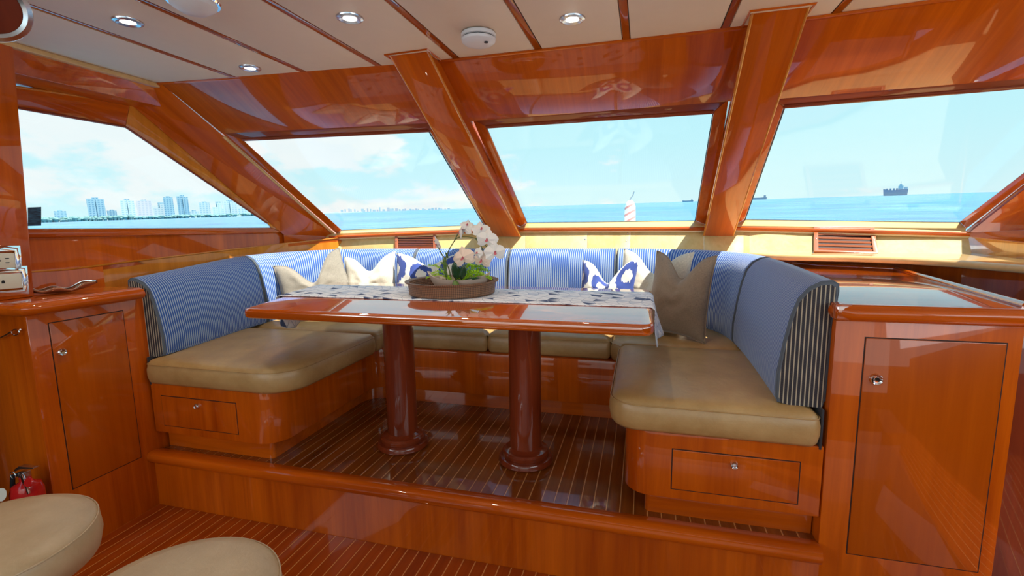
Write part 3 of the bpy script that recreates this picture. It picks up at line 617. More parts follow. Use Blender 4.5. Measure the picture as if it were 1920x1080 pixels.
# foredeck outside
MB().prism(at(.62, [(-2.5, 3.36), (2.0, 3.36), (1.3, 6.6), (-0.1, 8.6), (-0.4, 8.6), (-1.8, 6.6)]), (0, 0, -0.15)).build('x', 'hull_white')
fd = bpy.data.objects['x']; fd.name = 'floor_deck'; tag(fd, 'white foredeck outside, ahead of the windshield', 'deck', kind='structure'); fd.name = 'trim_7'

# ================================================================== BUILT-IN DINETTE
def knob(parent, c, n, r=0.015, label=None):
    n = Vector(n).normalized()
    o = MB().lathe([(0, .010), (r * .45, .0095), (r * .6, .007), (r * .62, .010), (r * .8, .012), (r * .95, .009), (r, .003), (r, -.002), (0, -.002)], c, 20, n).build('lock_knob', 'chrome', parent)
    if label: o['label'] = label
def inset(parent, name, mat, poly, n, gap=0.0035, depth=0.012):
    """door or drawer front standing in a dark rebate with its own edges"""
    n = Vector(n).normalized(); P = [Vector(q) for q in poly]; c = sum(P, Vector()) / 4
    def grow(d): 
        out = []
        for i, q in enumerate(P):
            a = (P[i - 1] - q).normalized(); b = (P[(i + 1) % 4] - q).normalized(); out.append(q - (a + b) * d)
        return out
    MB().prism([q + n * 0.0004 for q in grow(gap)], -n * 0.004).build('rebate', 'dark_gap', parent, smooth=False)
    return MB().prism([q + n * 0.003 for q in P], -n * depth).build(name, mat, parent, bevel=0.0018)
# seat base
sbz = empty('banquette', (-0.8, 2.6, 0.0), 'U-shaped varnished cherry seat base with two drawers and recessed toe kick', 'bench')
ou = [(-2.262, FY), (-1.56, FY), (-1.56, 2.5), (-0.045, 2.5), (-0.045, FY), (0.583, FY), (0.583, 3.05), (-2.262, 3.05)]
bp = roundpoly(ou, [0, .11, .10, .10, .09, 0, 0, 0], 7)
MB().prism(at(0.10, bp), (0, 0, 0.245)).build('seat_body', 'cherry_v', sbz, bevel=0.003)
kp = roundpoly([(-2.262, 1.735), (-1.64, 1.735), (-1.64, 2.57), (0.03, 2.57), (0.03, 1.735), (0.583, 1.735), (0.583, 3.0), (-2.262, 3.0)], [0, .02, .12, .12, .02, 0, 0, 0], 5)
MB().prism(at(0.0005, kp), (0, 0, 0.10)).build('toe_kick', 'cherry_x', sbz)
for px in ([(303, 741), (442, 759), (447, 816), (309, 797)], [(1262.5, 846), (1501, 866.7), (1493, 944), (1258, 920)]):
    q = [Yp(x, y, FY) for x, y in px]; x0 = (q[0].x + q[3].x) / 2; x1 = (q[1].x + q[2].x) / 2
    zt, zb = (.284, .138)
    dr = inset(sbz, 'drawer_front', 'cherry_v', [(x0, FY, zb), (x1, FY, zb), (x1, FY, zt), (x0, FY, zt)], (0, -1, 0))
    knob(dr, ((x0 + x1) / 2, FY - .004, zt - .03), (0, -1, 0), 0.013)
bpy.context.view_layer.update()
# cushions -----------------------------------------------------------
def cushion(name, poly, z0, z1, mat, label, crown=0.018, group=None, r=0.028, cat='cushion'):
    """upholstered slab: rings around a rounded outline, pulled in at the top, with a crowned top"""
    n = len(poly); cx = sum(p[0] for p in poly) / n; cy = sum(p[1] for p in poly) / n
    # inward offset by vertex normals
    def inner(d):
        out = []
        for i in range(n):
            a = Vector(poly[i - 1]); p_ = Vector(poly[i]); b = Vector(poly[(i + 1) % n]); t = (b - a)
            if t.length < 1e-9: out.append(tuple(p_)); continue
            t.normalize(); nn = Vector((-t.y, t.x)); out.append((p_.x + nn.x * d * sg, p_.y + nn.y * d * sg))
        return out
    area = sum(poly[i - 1][0] * poly[i][1] - poly[i][0] * poly[i - 1][1] for i in range(n)); sg = 1 if area > 0 else -1
    m = MB(); rings = []
    H = z1 - z0
    lv = [(.010, z0), (.0, z0 + .012), (-.006, z0 + H * .35), (-.006, z0 + H * .6), (.0, z1 - .022), (.009, z1 - .008), (.020, z1)]
    for d, z in lv: rings.append([Vector((a, b, z)) for a, b in inner(d)])
    vs = [v for r_ in rings for v in r_]; fs = []
    for i in range(len(rings) - 1):
        for k in range(n): fs.append((i * n + k, i * n + (k + 1) % n, (i + 1) * n + (k + 1) % n, (i + 1) * n + k))
    fs.append(tuple(range(n))[::-1])
    m.add(vs, fs)
    last = rings[-1]; cc = Vector(((min(v.x for v in last) + max(v.x for v in last)) / 2, (min(v.y for v in last) + max(v.y for v in last)) / 2, 0)); prev = last
    for f_, dz in ((.93, .35), (.82, .68), (.6, .92), (.3, 1.0)):
        cur = [Vector((cc.x + (v.x - cc.x) * f_, cc.y + (v.y - cc.y) * f_, z1 + crown * dz)) for v in last]
        m.add(prev + cur, [(k, (k + 1) % n, n + (k + 1) % n, n + k) for k in range(n)]); prev = cur
    m.add(prev, [tuple(range(n))])
    o = m.build(name, mat, None, angle=60)
    # welt seam round the top edge
    sm = MB().tube([Vector((a, b, z1 - .019)) for a, b in inner(-.0015)], 0.0022, 6, closed=True).build('welt', mat, o)
    return tag(o, label, cat, group)
def dens(poly, step=.06):
    out = []
    for i in range(len(poly)):
        a, b = Vector(poly[i]), Vector(poly[(i + 1) % len(poly)]); k = max(1, int((b - a).length / step))
        for j in range(k): q = a + (b - a) * (j / k); out.append((q.x, q.y))
    return out
G = 'tan leather seat cushions of the dinette'
CZ0, CZ1 = 0.347, 0.462
cushion('seat_cushion', dens(roundpoly([(-2.25, 1.652), (-1.46, 1.652), (-1.46, 2.372), (-2.42, 2.372), (-2.25, 1.70)], [.03, .16, .03, .02, .02])), CZ0, CZ1, 'leather', 'long tan leather cushion on the port bench, in front of the leftmost striped back', group=G)
cushion('seat_cushion', dens(roundpoly([(-2.44, 2.38), (-1.46, 2.38), (-1.485, 2.53), (-1.485, 2.98), (-2.3, 2.98)], [.02, .05, .02, .02, .2])), CZ0, CZ1, 'leather', 'tan leather corner cushion at the port end of the back bench', group=G)
cushion('seat_cushion', dens(roundpoly([(-1.477, 2.52), (-0.846, 2.52), (-0.846, 3.0), (-1.477, 3.0)], .025)), CZ0, CZ1, 'leather', 'tan leather bench cushion behind the left table pedestal', group=G)
cushion('seat_cushion', dens(roundpoly([(-0.838, 2.52), (-0.153, 2.52), (-0.153, 3.0), (-0.838, 3.0)], .025)), CZ0, CZ1, 'leather', 'tan leather bench cushion behind the right table pedestal', group=G)
cushion('seat_cushion', dens(roundpoly([(-0.145, 2.52), (-0.09, 2.44), (0.575, 2.44), (0.575, 2.9), (0.4, 3.0), (-0.145, 3.0)], [.02, .03, .02, .05, .05, .02])), CZ0, CZ1, 'leather', 'tan leather corner cushion under the large grey-brown pillow', group=G)
cushion('seat_cushion', dens(roundpoly([(-0.10, 1.652), (0.563, 1.652), (0.563, 2.432), (-0.10, 2.432)], [.10, .03, .02, .05])), CZ0, CZ1, 'leather', 'tan leather cushion on the starboard bench above the right drawer', group=G)
# striped backs ------------------------------------------------------
PATH = [(-2.185, 1.70, .845), (-2.215, 1.95, .862), (-2.25, 2.2, .88), (-2.275, 2.42, .893), (-2.265, 2.60, .90), (-2.20, 2.76, .903), (-2.08, 2.88, .905), (-1.90, 2.945, .906), (-1.6, 2.95, .907), (-1.2, 2.95, .908), (-0.8, 2.95, .908), (-0.4, 2.95, .908), (-0.05, 2.95, .908), (0.15, 2.93, .906), (0.29, 2.86, .905), (0.385, 2.74, .902), (0.43, 2.58, .900), (0.445, 2.40, .897), (0.447, 2.1, .893), (0.44, 1.70, .885)]
def catm(P, n=9):
    out = []
    for i in range(len(P) - 1):
        p0, p1, p2, p3 = [Vector(P[max(0, min(len(P) - 1, i + k))]) for k in (-1, 0, 1, 2)]
        for k in range(n):
            t = k / n; out.append(0.5 * ((2 * p1) + (p2 - p0) * t + (2 * p0 - 5 * p1 + 4 * p2 - p3) * t * t + (3 * p1 - p0 - 3 * p2 + p3) * t ** 3))
    out.append(Vector(P[-1])); return out
CP = catm(PATH); L = [0]
for a, b_ in zip(CP, CP[1:]): L.append(L[-1] + math.hypot(b_.x - a.x, b_.y - a.y))
def pathat(s):
    s = max(0, min(L[-1], s))
    for i in range(len(L) - 1):
        if L[i + 1] >= s: t = (s - L[i]) / (L[i + 1] - L[i]); return CP[i].lerp(CP[i + 1], t), (CP[i + 1] - CP[i])
    return CP[-1], CP[-1] - CP[-2]
def s_near(x, y): return L[min(range(len(CP)), key=lambda i: (CP[i].x - x) ** 2 + (CP[i].y - y) ** 2)]
def backrest(s0, s1, label, rnd=0.012):
    z0 = 0.468; m = MB(); rings = []; uvr = []
    # profile (d outward from the foot line, f of height)
    prof = [(.035, 0), (.008, .015), (.0, .06), (.0, .25), (.014, .5), (.031, .72), (.050, .86), (.078, .945), (.112, .99), (.142, 1.0), (.158, .975), (.160, .92), (.148, .6), (.145, .05), (.14, 0)]
    ns = max(8, int((s1 - s0) / .035)); ss = [0, .003, .008, .014] + [.014 + (s1 - s0 - .028) * k / ns for k in range(1, ns)] + [s1 - s0 - .014, s1 - s0 - .008, s1 - s0 - .003, s1 - s0]
    for s in ss:
        p_, t = pathat(s0 + s); t = Vector((t.x, t.y)).normalized(); nn = Vector((-t.y, t.x))   # outward: left of travel
        e = min(s, s1 - s0 - s); sh_ = 0.0
        if e < .014: sh_ = rnd * (1 - math.sqrt(max(0, 1 - ((.014 - e) / .014) ** 2)))
        H = p_.z - z0; row = []
        for d, f in prof:
            dc, fc = d - .08, f - .5
            dd = .08 + dc * (1 - sh_ * 9 * (1 if abs(dc) > .03 else .5)); ff = f - (sh_ / H) * (1 if f > .7 else 0) * 1.0
            row.append(Vector((p_.x + nn.x * dd, p_.y + nn.y * dd, z0 + H * ff)))
        rings.append(row)
    k = len(prof); vs = [v for r_ in rings for v in r_]; 
    uvs = [(s0 + s, z * .1) for s in ss for z in range(k)]
    fs = [(i * k + j, i * k + j + 1, (i + 1) * k + j + 1, (i + 1) * k + j) for i in range(len(ss) - 1) for j in range(k - 1)] + [(i * k + k - 1, i * k, (i + 1) * k, (i + 1) * k + k - 1) for i in range(len(ss) - 1)]
    m.add(vs, fs, 0, uvs)
    nr = len(ss) - 1
    for fi, f in enumerate(fs):
        if (f[0] // k if f[0] < f[2] else f[1] // k) in (0, 1, nr - 2, nr - 1): m.mi[fi] = 2
    for row, fl in ((rings[0], True), (rings[-1], False)):
        # end panels as strips so that the stripes run upwards along the rear edge
        half = k // 2
        for j in range(half):
            a, b_, c, d = row[j], row[j + 1], row[k - 2 - j], row[k - 1 - j]
            if j == half - 0: break
            q = [a, b_, c, d]; e0 = row[-3]; ax = (row[3] - row[-3]); ax.z = 0; ln = ax.length; ax.normalize()
            m.add(q, [(0, 1, 2, 3)], 1, [((v - e0).dot(ax) * 1.0, v.z) for v in q])
    o = m.build('back_cushion', ['stripe_front', 'stripe_end', 'piping_blue'], None, angle=50)
    # piping
    for row in (rings[2], rings[-3]):
        MB().tube(row[1:-1], 0.0028, 6).build('piping', 'piping_blue', o)
    return tag(o, label, 'cushion', 'blue striped back cushions of the dinette')
g = 0.004
cuts = [0, s_near(-2.27, 2.47), s_near(-1.53, 2.95), s_near(-0.83, 2.95), s_near(-0.14, 2.95), s_near(0.44, 2.50), L[-1]]
labs = ['blue striped back cushion at the left end, beside the cabinet with the dish', 'blue striped curved back cushion in the port corner behind the light grey pillow',
        'blue striped back cushion behind the orchid', 'blue striped back cushion in the middle right, between orchid and small blue pillow', 'blue striped curved back cushion behind the large grey-brown pillow',
        'blue striped back cushion at the right end with its dark striped end facing out']
for i in range(6): backrest(cuts[i] + g * .5, cuts[i + 1] - g * .5, labs[i])
# thin upholstered edge pieces hanging beside the seat ends
def strap(x, label):
    o = MB().box((x, 1.672, .335), (x + .008, 1.75, .47)).build('side_flap', 'stripe_end', None, bevel=.002); 
    return tag(o, label, 'upholstery')
strap(-2.262, 'dark striped fabric flap beside the port seat cushion'); strap(.5675, 'dark striped fabric flap beside the starboard seat cushion')
# ---- right cabinet and counter
cab = empty('cabinet', (0.82, 1.9, -0.27), 'tall cherry cabinet at the right end of the dinette with one door', 'cabinet')
MB().box((0.588, FY, -0.335), (1.062, 2.55, 0.765)).build('cabinet_body', 'cherry_v', cab, bevel=.003)
dq = [(0.672, FY, -.012), (1.023, FY, -.012), (1.023, FY, .712), (0.672, FY, .712)]
dr = inset(cab, 'door', 'cherry_door', dq, (0, -1, 0)); k_ = Yp(1642, 711, FY - .004); knob(dr, k_, (0, -1, 0), .018)
ct = empty('counter', (0.85, 2.2, 0.768), 'glossy cherry worktop on the right cabinet with a raised rounded rim', 'counter')
cpz = [Zp(x, y, .818) for x, y in ((1920, 574), (1681, 506), (1540, 499), (1450, 490))]
cp = [(0.578, 1.652), (cpz[0].x - .01, 1.652)] + [(q.x, q.y) for q in cpz] + [(0.588, 3.1)]
MB().prism(at(0.768, roundpoly(cp, [.012, 0, 0, .02, .02, 0, 0], 4)), (0, 0, 0.050)).build('worktop', 'cherry_top', ct, bevel=.006)
nz_ = [(0.60, 1.654, .7925), (1.10, 1.654, .7925)]
MB().tube([(0.598, 2.2, .7925), (0.598, 1.70, .7925), (0.604, 1.672, .7925), (0.625, 1.662, .7925), (1.085, 1.662, .7925)], .0262, 16).build('nosing', 'cherry_x', ct)
rim = [Vector((q.x - .006, q.y - .006, .822)) for q in cpz]; r0 = rim[0] + (rim[0] - rim[1]) * .02
MB().tube([r0] + rim, .0125, 12).build('raised_rim', 'cherry_top', ct)
c2 = empty('cabinet', (1.3, 1.9, -0.27), 'plain dark cherry cabinet side at the right edge of the view', 'cabinet')
MB().box((1.066, 1.72, -0.27), (1.75, 2.3, 0.74)).build('cabinet_body', 'mahogany', c2, bevel=.003)
# ---- left cabinet and counter
cl = empty('cabinet', (-2.45, 1.45, -0.27), 'tall cherry cabinet at the left end of the dinette below the metal dish', 'cabinet')
MB().box((-2.64, 1.245, -0.335), (-2.270, 1.90, 0.752)).build('cabinet_body', 'cherry_v', cl, bevel=.004)
X0 = -2.27
q = [Xp(x, y, X0) for x, y in ((137, 916), (265, 855), (228, 582), (92, 610))]
y0, y1 = (q[0].y + q[3].y) / 2, (q[1].y + q[2].y) / 2
dr = inset(cl, 'door', 'cherry_door', [(X0, y0, .005), (X0, y1, .005), (X0, y1, .708), (X0, y0, .708)], (1, 0, 0)); knob(dr, Xp(115, 660, X0 + .004), (1, 0, 0), .016)
MB().box((-2.70, 1.20, -0.27), (-2.644, 1.262, 0.752)).build('side_panel', 'mahogany', cl)
ctl = empty('counter', (-2.45, 1.4, .755), 'glossy cherry worktop with rounded edge under the metal dish', 'counter')
MB().prism(at(.755, roundpoly([(-2.70, 1.213), (-2.235, 1.213), (-2.235, 1.672), (-2.36, 1.676), (-2.66, 1.68), (-2.70, 1.68)], [0, .04, 0, 0, 0, 0], 5)), (0, 0, .051)).build('worktop', 'cherry_y', ctl, bevel=.010, seg=4)
MB().tube([(-2.70, 1.222, .779), (-2.28, 1.222, .779), (-2.25, 1.232, .779), (-2.24, 1.26, .779), (-2.24, 1.668, .779)], .024, 14).build('nosing', 'cherry_y', ctl)

# ================================================================== TABLE
TZ = 0.735
tb = empty('dining_table', (-0.8, 2.05, 0.0), 'varnished dining table on two round pedestals inside the dinette', 'table')
FL, FR, BL, BR = Zp(455, 579, TZ), Zp(1227, 608, TZ), Zp(640, 525, TZ), Zp(1219, 542, TZ)
tp = roundpoly([(FL.x - .005, FL.y), (FR.x, FR.y - .02), (FR.x + .0, BR.y), (BL.x, BR.y + .02)], [.035, .045, .04, .05], 6)
MB().prism(at(TZ - .042, tp), (0, 0, .042)).build('tabletop', 'cherry_top', tb, bevel=.014, seg=4)
for x, y in ((-1.118, 2.015), (-0.494, 2.008)):
    pd = MB().lathe([(.0725, .06), (.0725, TZ - .0425)], (x, y, 0), 40).build('pedestal', 'mahogany', tb)
    MB().lathe([(.0, .0012), (.118, .0012), (.124, .008), (.124, .020), (.118, .030), (.104, .033), (.107, .040), (.107, .052), (.099, .061), (.086, .064), (.078, .070), (.0728, .075)], (x, y, 0), 48).build('pedestal_base', 'mahogany', pd)
# runner
def runner():
    m = MB(); xl = -1.0
    P = []  # centre line profile (x, z, w front offset)
    yf, yb = 1.950, 2.365
    lx = lambda y: -1.735 - (y - 1.95) * .18
    nx, ny = 46, 8
    rows = []
    zt = TZ + .0035
    def xr(): return FR.x
    for j in range(ny + 1):
        y = yf + (yb - yf) * j / ny; row = []
        # port hang
        for k in range(7):
            t = 1 - k / 6; z = zt - .012 - t * (.15 + .03 * math.sin(j * .9)) ; row.append((lx(y) - .012 - .010 * math.sin(j * 1.3 + t * 2) * t, y + .03 * t, z))
        row.append((lx(y) + .004, y, zt))
        for k in range(1, nx): x = lx(y) + .004 + (xr() - .006 - lx(y) - .004) * k / nx; row.append((x, y, zt + .0006 * math.sin(x * 31 + y * 9)))
        row.append((xr() - .006, y, zt))
        for k in range(7):
            t = k / 6; ln = .165 + .10 * (1 - j / ny) * 0; z = zt - .012 - t * ln
            row.append((xr() + .010 + .010 * math.sin(j * 1.1 + 1) * t + .02 * t * t + .045 * t * (j / ny - .35), y + (.0) * t + .09 * t * t * (j / ny - .5) * -1.2, z))
        rows.append(row)
    k = len(rows[0]); vs = [v for r_ in rows for v in r_]
    uvs = []
    for r_ in rows:
        acc = 0; pr = None
        for v in r_:
            if pr: acc += (Vector(v) - Vector(pr)).length
            pr = v; uvs.append((acc, v[1]))
    n0 = len(vs)
    fs = [(j * k + i, j * k + i + 1, (j + 1) * k + i + 1, (j + 1) * k + i) for j in range(len(rows) - 1) for i in range(k - 1)]
    m.add(vs, fs, 0, uvs)
    o = m.build('table_runner', ['runner', 'runner_back'], None, angle=80)
    md = o.modifiers.new('t', 'SOLIDIFY'); md.thickness = .0016; md.offset = 0; md.material_offset = 0
    return tag(o, 'white table runner with slate blue triangle pattern hanging over both table ends', 'table runner')
runner()
# tray, pot, orchid
TX, TY = -0.895, 2.165; TT = TZ + .0055
t = MB(); t.lathe([(.0, .001), (.202, .001), (.208, .006), (.213, .054), (.226, .060), (.228, .066), (.221, .068), (.205, .063), (.197, .010), (.0, .009)], (TX, TY, TT), 56)
tag(t.build('tray', 'rattan', None), 'round woven brown tray in the middle of the table runner', 'tray')
pot = empty('planter', (TX + .03, TY, TT + .010), 'long cream boat-shaped planter standing in the woven tray', 'planter')
m = MB(); 
def boat(cx, cy, z0, a, b, h, n=32):
    rings = []
    for f, zz in ((.0, .0), (.62, .0), (.85, .45), (1.0, 1.0), (.955, 1.0), (.80, .6), (.0, .55)):
        ring_ = []
        for k in range(n):
            an = 2 * math.pi * k / n; c_, s_ = math.cos(an), math.sin(an)
            lift = .55 * abs(c_) ** 3 * h * zz
            ring_.append((cx + a * f * c_, cy + b * f * s_ * (1 - .35 * c_ * c_), z0 + h * zz + lift))
        rings.append(ring_)
    vs = [v for r_ in rings for v in r_]; fs = [(i * n + k, i * n + (k + 1) % n, (i + 1) * n + (k + 1) % n, (i + 1) * n + k) for i in range(len(rings) - 1) for k in range(n)]
    m.add(vs, fs)
boat(TX + .035, TY, TT + .0105, .165, .075, .062); m.build('bowl', 'pot', pot)
mo = MB(); random.seed(3)
o_ = MB()
for k in range(60):
    a = random.random() * 6.28; r_ = math.sqrt(random.random()); x = TX + .035 + .12 * r_ * math.cos(a); y = TY + .045 * r_ * math.sin(a)
    o_.lathe([(0, .014), (.010, .010), (.014, 0), (.0, -.006)], (x, y, TT + .050), 7, (random.uniform(-.4, .4), random.uniform(-.4, .4), 1))
tag(o_.build('bark_mulch', 'bark', pot), None, None, None, 'stuff')
# fern-like moss sprays
tf_ = MB(); random.seed(9)
def spray(m, base_, tip, n, ln, wd):
    base_, tip = Vector(base_), Vector(tip)
    m.tube([base_.lerp(tip, t) + Vector((0, 0, .03 * math.sin(t * 3.1))) for t in (0, .25, .5, .75, 1)], .0018, 5)
    for k in range(n):
        t = k / n; p_ = base_.lerp(tip, t) + Vector((0, 0, .03 * math.sin(t * 3.1))); 
        d_ = Vector((random.uniform(-1, 1), random.uniform(-1, 1), random.uniform(.1, 1))).normalized(); e = p_ + d_ * ln * (1 - t * .5)
        s_ = d_.cross(Vector((0, 0, 1))).normalized() * wd
        m.add([p_, p_.lerp(e, .5) + s_, e, p_.lerp(e, .5) - s_ + Vector((0, 0, .001))], [(0, 1, 2, 3)])
for x0, y0, x1, y1, z1 in ((.02, -.01, .10, -.03, .085), (.04, .01, .165, .02, .055), (.05, -.01, .19, -.02, .02), (.03, 0, .13, .03, .075), (.04, -.02, .16, -.05, .045)):
    spray(tf_, (TX + x0 + .02, TY + y0, TT + .05), (TX + x1 + .02, TY + y1, TT + .05 + z1), 120, .030, .0028)
tf = tf_.build('moss_sprig', 'moss', None, smooth=False); tag(tf, 'bright lime green moss spray at the right end of the planter', 'moss')
tf2 = MB()
for x0, x1, z1 in ((-.03, -.115, .085), (-.02, -.10, .045), (-.02, -.13, .02)): spray(tf2, (TX + x0 + .03, TY, TT + .05), (TX + x1, TY - .02, TT + .05 + z1), 70, .020, .0022)
tag(tf2.build('moss_sprig', 'moss', None, smooth=False), 'thin yellow green spray leaning left out of the planter', 'moss')
orc = empty('orchid', (TX + .02, TY, TT + .05), 'artificial white orchid with blush flowers arching above the tray', 'flower')
OY = TY
def OP(x, y, dy=0): return Yp(x, y, OY + dy)
stems = [[(838, 528), (834, 500), (838, 478), (848, 458), (858, 446), (876, 444), (892, 447)], [(838, 490), (828, 476), (820, 460), (815, 452)],
         [(852, 452), (860, 436), (868, 430), (878, 440)], [(892, 447), (905, 456), (914, 464), (922, 470)], [(852, 520), (858, 500), (868, 492), (880, 490)], [(846, 526), (842, 505), (836, 492), (833, 484)], [(890, 524), (897, 510), (902, 500)], [(892,447),(902,462),(906,475),(900,486)]]
for s_ in stems:
    pts = catm([tuple(OP(*q)) for q in s_], 5); MB().tube(pts, [.0035 - .0015 * i / len(pts) for i in range(len(pts))], 7).build('stem', 'stem', orc)
def petal(m, c, out_, n, L_, W_, mi=0, cup=.25):
    out_ = out_.normalized(); s_ = n.cross(out_).normalized(); rows = []
    for i in range(6):
        t = i / 5; wv = math.sin(math.pi * min(1, t * .88 + .1)) ** .7 * W_ * (.5 if i == 5 else 1); cen = c + out_ * (L_ * t) + n * (L_ * cup * t * t * -1)
        rows.append([cen - s_ * wv / 2 + n * (-.12 * wv), cen + n * .06 * wv, cen + s_ * wv / 2 + n * (-.12 * wv)])
    vs = [v for r_ in rows for v in r_]; m.add(vs, [(i * 3 + j, i * 3 + j + 1, i * 3 + j + 4, i * 3 + j + 3) for i in range(5) for j in range(2)], mi)
fl = [(871, 428, 1.0, (-.5, -.8, .3), 0), (862, 437, .8, (-.9, -.4, .1), 0), (902, 430, 1.0, (.4, -.7, .5), 0), (913, 449, 1.15, (.1, -1, .1), 0), (928, 473, 1.15, (.4, -.9, .1), 0), (868, 483, 1.25, (-.05, -1, .15), 1), (903, 488, 1.0, (-.2, -.95, .0), 1),
      (819, 458, .9, (-.7, -.6, -.3), 0), (895, 474, .7, (-.5, -.8, .2), 0), (876, 422, .75, (.2, -.8, .6), 0)]
random.seed(5)
for i, (x, y, s_, n, blush) in enumerate(fl):
    c = OP(x, y, -.03 if y > 445 else -.01); n = Vector(n).normalized(); up = (Vector((0, 0, 1)) - n * n.z).normalized(); rt = up.cross(n); a0 = random.uniform(-.3, .3)
    m = MB()
    for a, wd, ln in ((90, .026, .036), (210, .026, .036), (330, .026, .036), (10, .040, .036), (170, .040, .036)):
        an = math.radians(a) + a0; petal(m, c + n * (.001 if wd > .03 else 0), rt * math.cos(an) + up * math.sin(an), n, ln * s_ * 1.28, wd * s_ * 1.3, 0, random.uniform(.0, .35))
    f = m.build('flower', 'petal_blush' if blush else 'petal', orc)
    lp = MB(); petal(lp, c + n * .004, -up * .6 + n * .5, n, .016 * s_, .012 * s_, 0, -.3); petal(lp, c + n * .004, up * .4 + n * .8 + rt * .3, n, .010 * s_, .008 * s_, 0, 0)
    lp.lathe([(0, .008), (.004, .006), (.005, 0)], c, 8, n); lp.build('flower_lip', 'lip', f)
for (x, y, x1, y1, dy, wd, mt) in ((858, 524, 852, 496, .0, .046, 'leaf'), (862, 522, 870, 500, -.03, .044, 'leaf'), (852, 526, 856, 542, -.07, .034, 'leaf_lit'), (836, 510, 832, 488, 0, .018, 'leaf_lit'), (838, 498, 828, 492, -.01, .013, 'leaf_lit'), (838, 520, 834, 505, -.02, .014, 'leaf_lit'), (872, 524, 896, 520, -.03, .012, 'leaf'), (840, 484, 836, 474, 0, .01, 'leaf_lit')):
    c = OP(x, y, dy - .01); e = OP(x1, y1, dy - .04); m = MB(); petal(m, c, (e - c), Vector((.1, -.8, .5)).normalized(), (e - c).length * 1.25, wd, 0, .1); o = m.build('leaf', mt, orc)
    md = o.modifiers.new('t', 'SOLIDIFY'); md.thickness = .0012

# ================================================================== PILLOWS
def pillow(label, mat, c, w_, h_, t_, normal, chop=.25, roll=0.0, ear=0.10, sag=0.0, seed=1, pipe=None, lean=None):
    """scatter cushion with a karate chop; c = bottom centre, normal = facing direction"""
    n = Vector(normal).normalized(); up = (Vector((0, 0, 1)) - n * n.z).normalized(); rt = up.cross(n)
    q = Matrix.Rotation(roll, 3, n); up = q @ up; rt = q @ rt
    NU, NV = 30, 26; m = MB(); grids = []
    def P(u, v, s_):
        e = (abs(u) ** 2) * (abs(v) ** 2)
        x = w_ / 2 * u * (1 - ear * (1 - v * v)); y = h_ / 2 * v * (1 - ear * (1 - u * u))
        ch = chop * h_ * math.exp(-(u / .42) ** 2) * max(0, (v + .6) / 1.6) ** 1.6
        y -= ch
        x *= 1 - .10 * max(0, v) * chop * 2
        th = t_ / 2 * (max(0, 1 - abs(u) ** 2.2) ** .55) * (max(0, 1 - abs(v) ** 2.2) ** .55)
        th *= 1 - .5 * math.exp(-(u / .16) ** 2) * max(0, v) * (chop > .05)
        wr = noise.noise(Vector((u * 2.3 + seed, v * 2.3, s_ * 2 + seed * 3))) * .016 + noise.noise(Vector((u * 5 + seed, v * 6, s_ * 2))) * .005
        wr *= (1 - u * u) * (1 - v * v) * 1.6
        bow = -sag * u * u * .5
        p = Vector(c) + up * (y + h_ / 2 * (1 - ear * .6)) + rt * x + n * (s_ * th + wr * (1 if s_ > 0 else .4) + bow)
        return p
    for s_ in (1, -1):
        vs = []; uv = []
        for j in range(NV + 1):
            for i in range(NU + 1):
                u, v = -1 + 2 * i / NU, -1 + 2 * j / NV
                vs.append(P(u, v, s_)); uv.append(((u + 1) / 2, (v + 1) / 2))
        fs = [(j * (NU + 1) + i, j * (NU + 1) + i + 1, (j + 1) * (NU + 1) + i + 1, (j + 1) * (NU + 1) + i) for j in range(NV) for i in range(NU)]
        m.add(vs, fs, 0, uv)
    o = m.build('throw_pillow', mat, None, angle=70)
    edge = [P(-1 + 2 * i / NU, 1, 0) for i in range(NU)] + [P(1, 1 - 2 * j / NV, 0) for j in range(NV)] + [P(1 - 2 * i / NU, -1, 0) for i in range(NU)] + [P(-1, -1 + 2 * j / NV, 0) for j in range(NV)]
    if pipe: MB().tube(edge, .0035, 6, closed=True).build('piping', pipe, o)
    return tag(o, label, 'pillow')
Z0 = CZ1 + .014
pillow('light grey linen pillow slumped at the left end behind the table', 'linen_pale', (-1.96, 2.60, Z0 + .0), .46, .46, .15, (.42, -.9, .38), chop=.36, roll=.28, seed=2, pipe='linen_pale')
pillow('small cream pillow left of the blue ring patterned pillow', 'linen_cream', (-1.72, 2.76, Z0), .38, .44, .13, (.15, -.95, .28), chop=.22, roll=.10, seed=5)
pillow('white and blue ring patterned pillow behind the orchid', 'ikat', (-1.33, 2.74, Z0), .48, .45, .14, (.05, -.95, .3), chop=.14, roll=0.0, seed=7)
pillow('blue and white patterned pillow leaning right of centre', 'ikat', (-0.20, 2.72, Z0), .37, .42, .13, (-.3, -.9, .32), chop=.30, roll=.06, seed=9)
pillow('cream pillow between the blue patterned and the large grey-brown pillow', 'linen_cream', (0.03, 2.72, Z0), .43, .47, .15, (-.35, -.9, .28), chop=.24, roll=-.02, seed=4)
pillow('large grey-brown linen pillow with two tall corners at the right', 'linen_grey', (0.165, 2.56, Z0 + .015), .335, .44, .16, (-.45, -.85, .16), chop=.26, roll=-.05, seed=12, pipe='linen_grey')

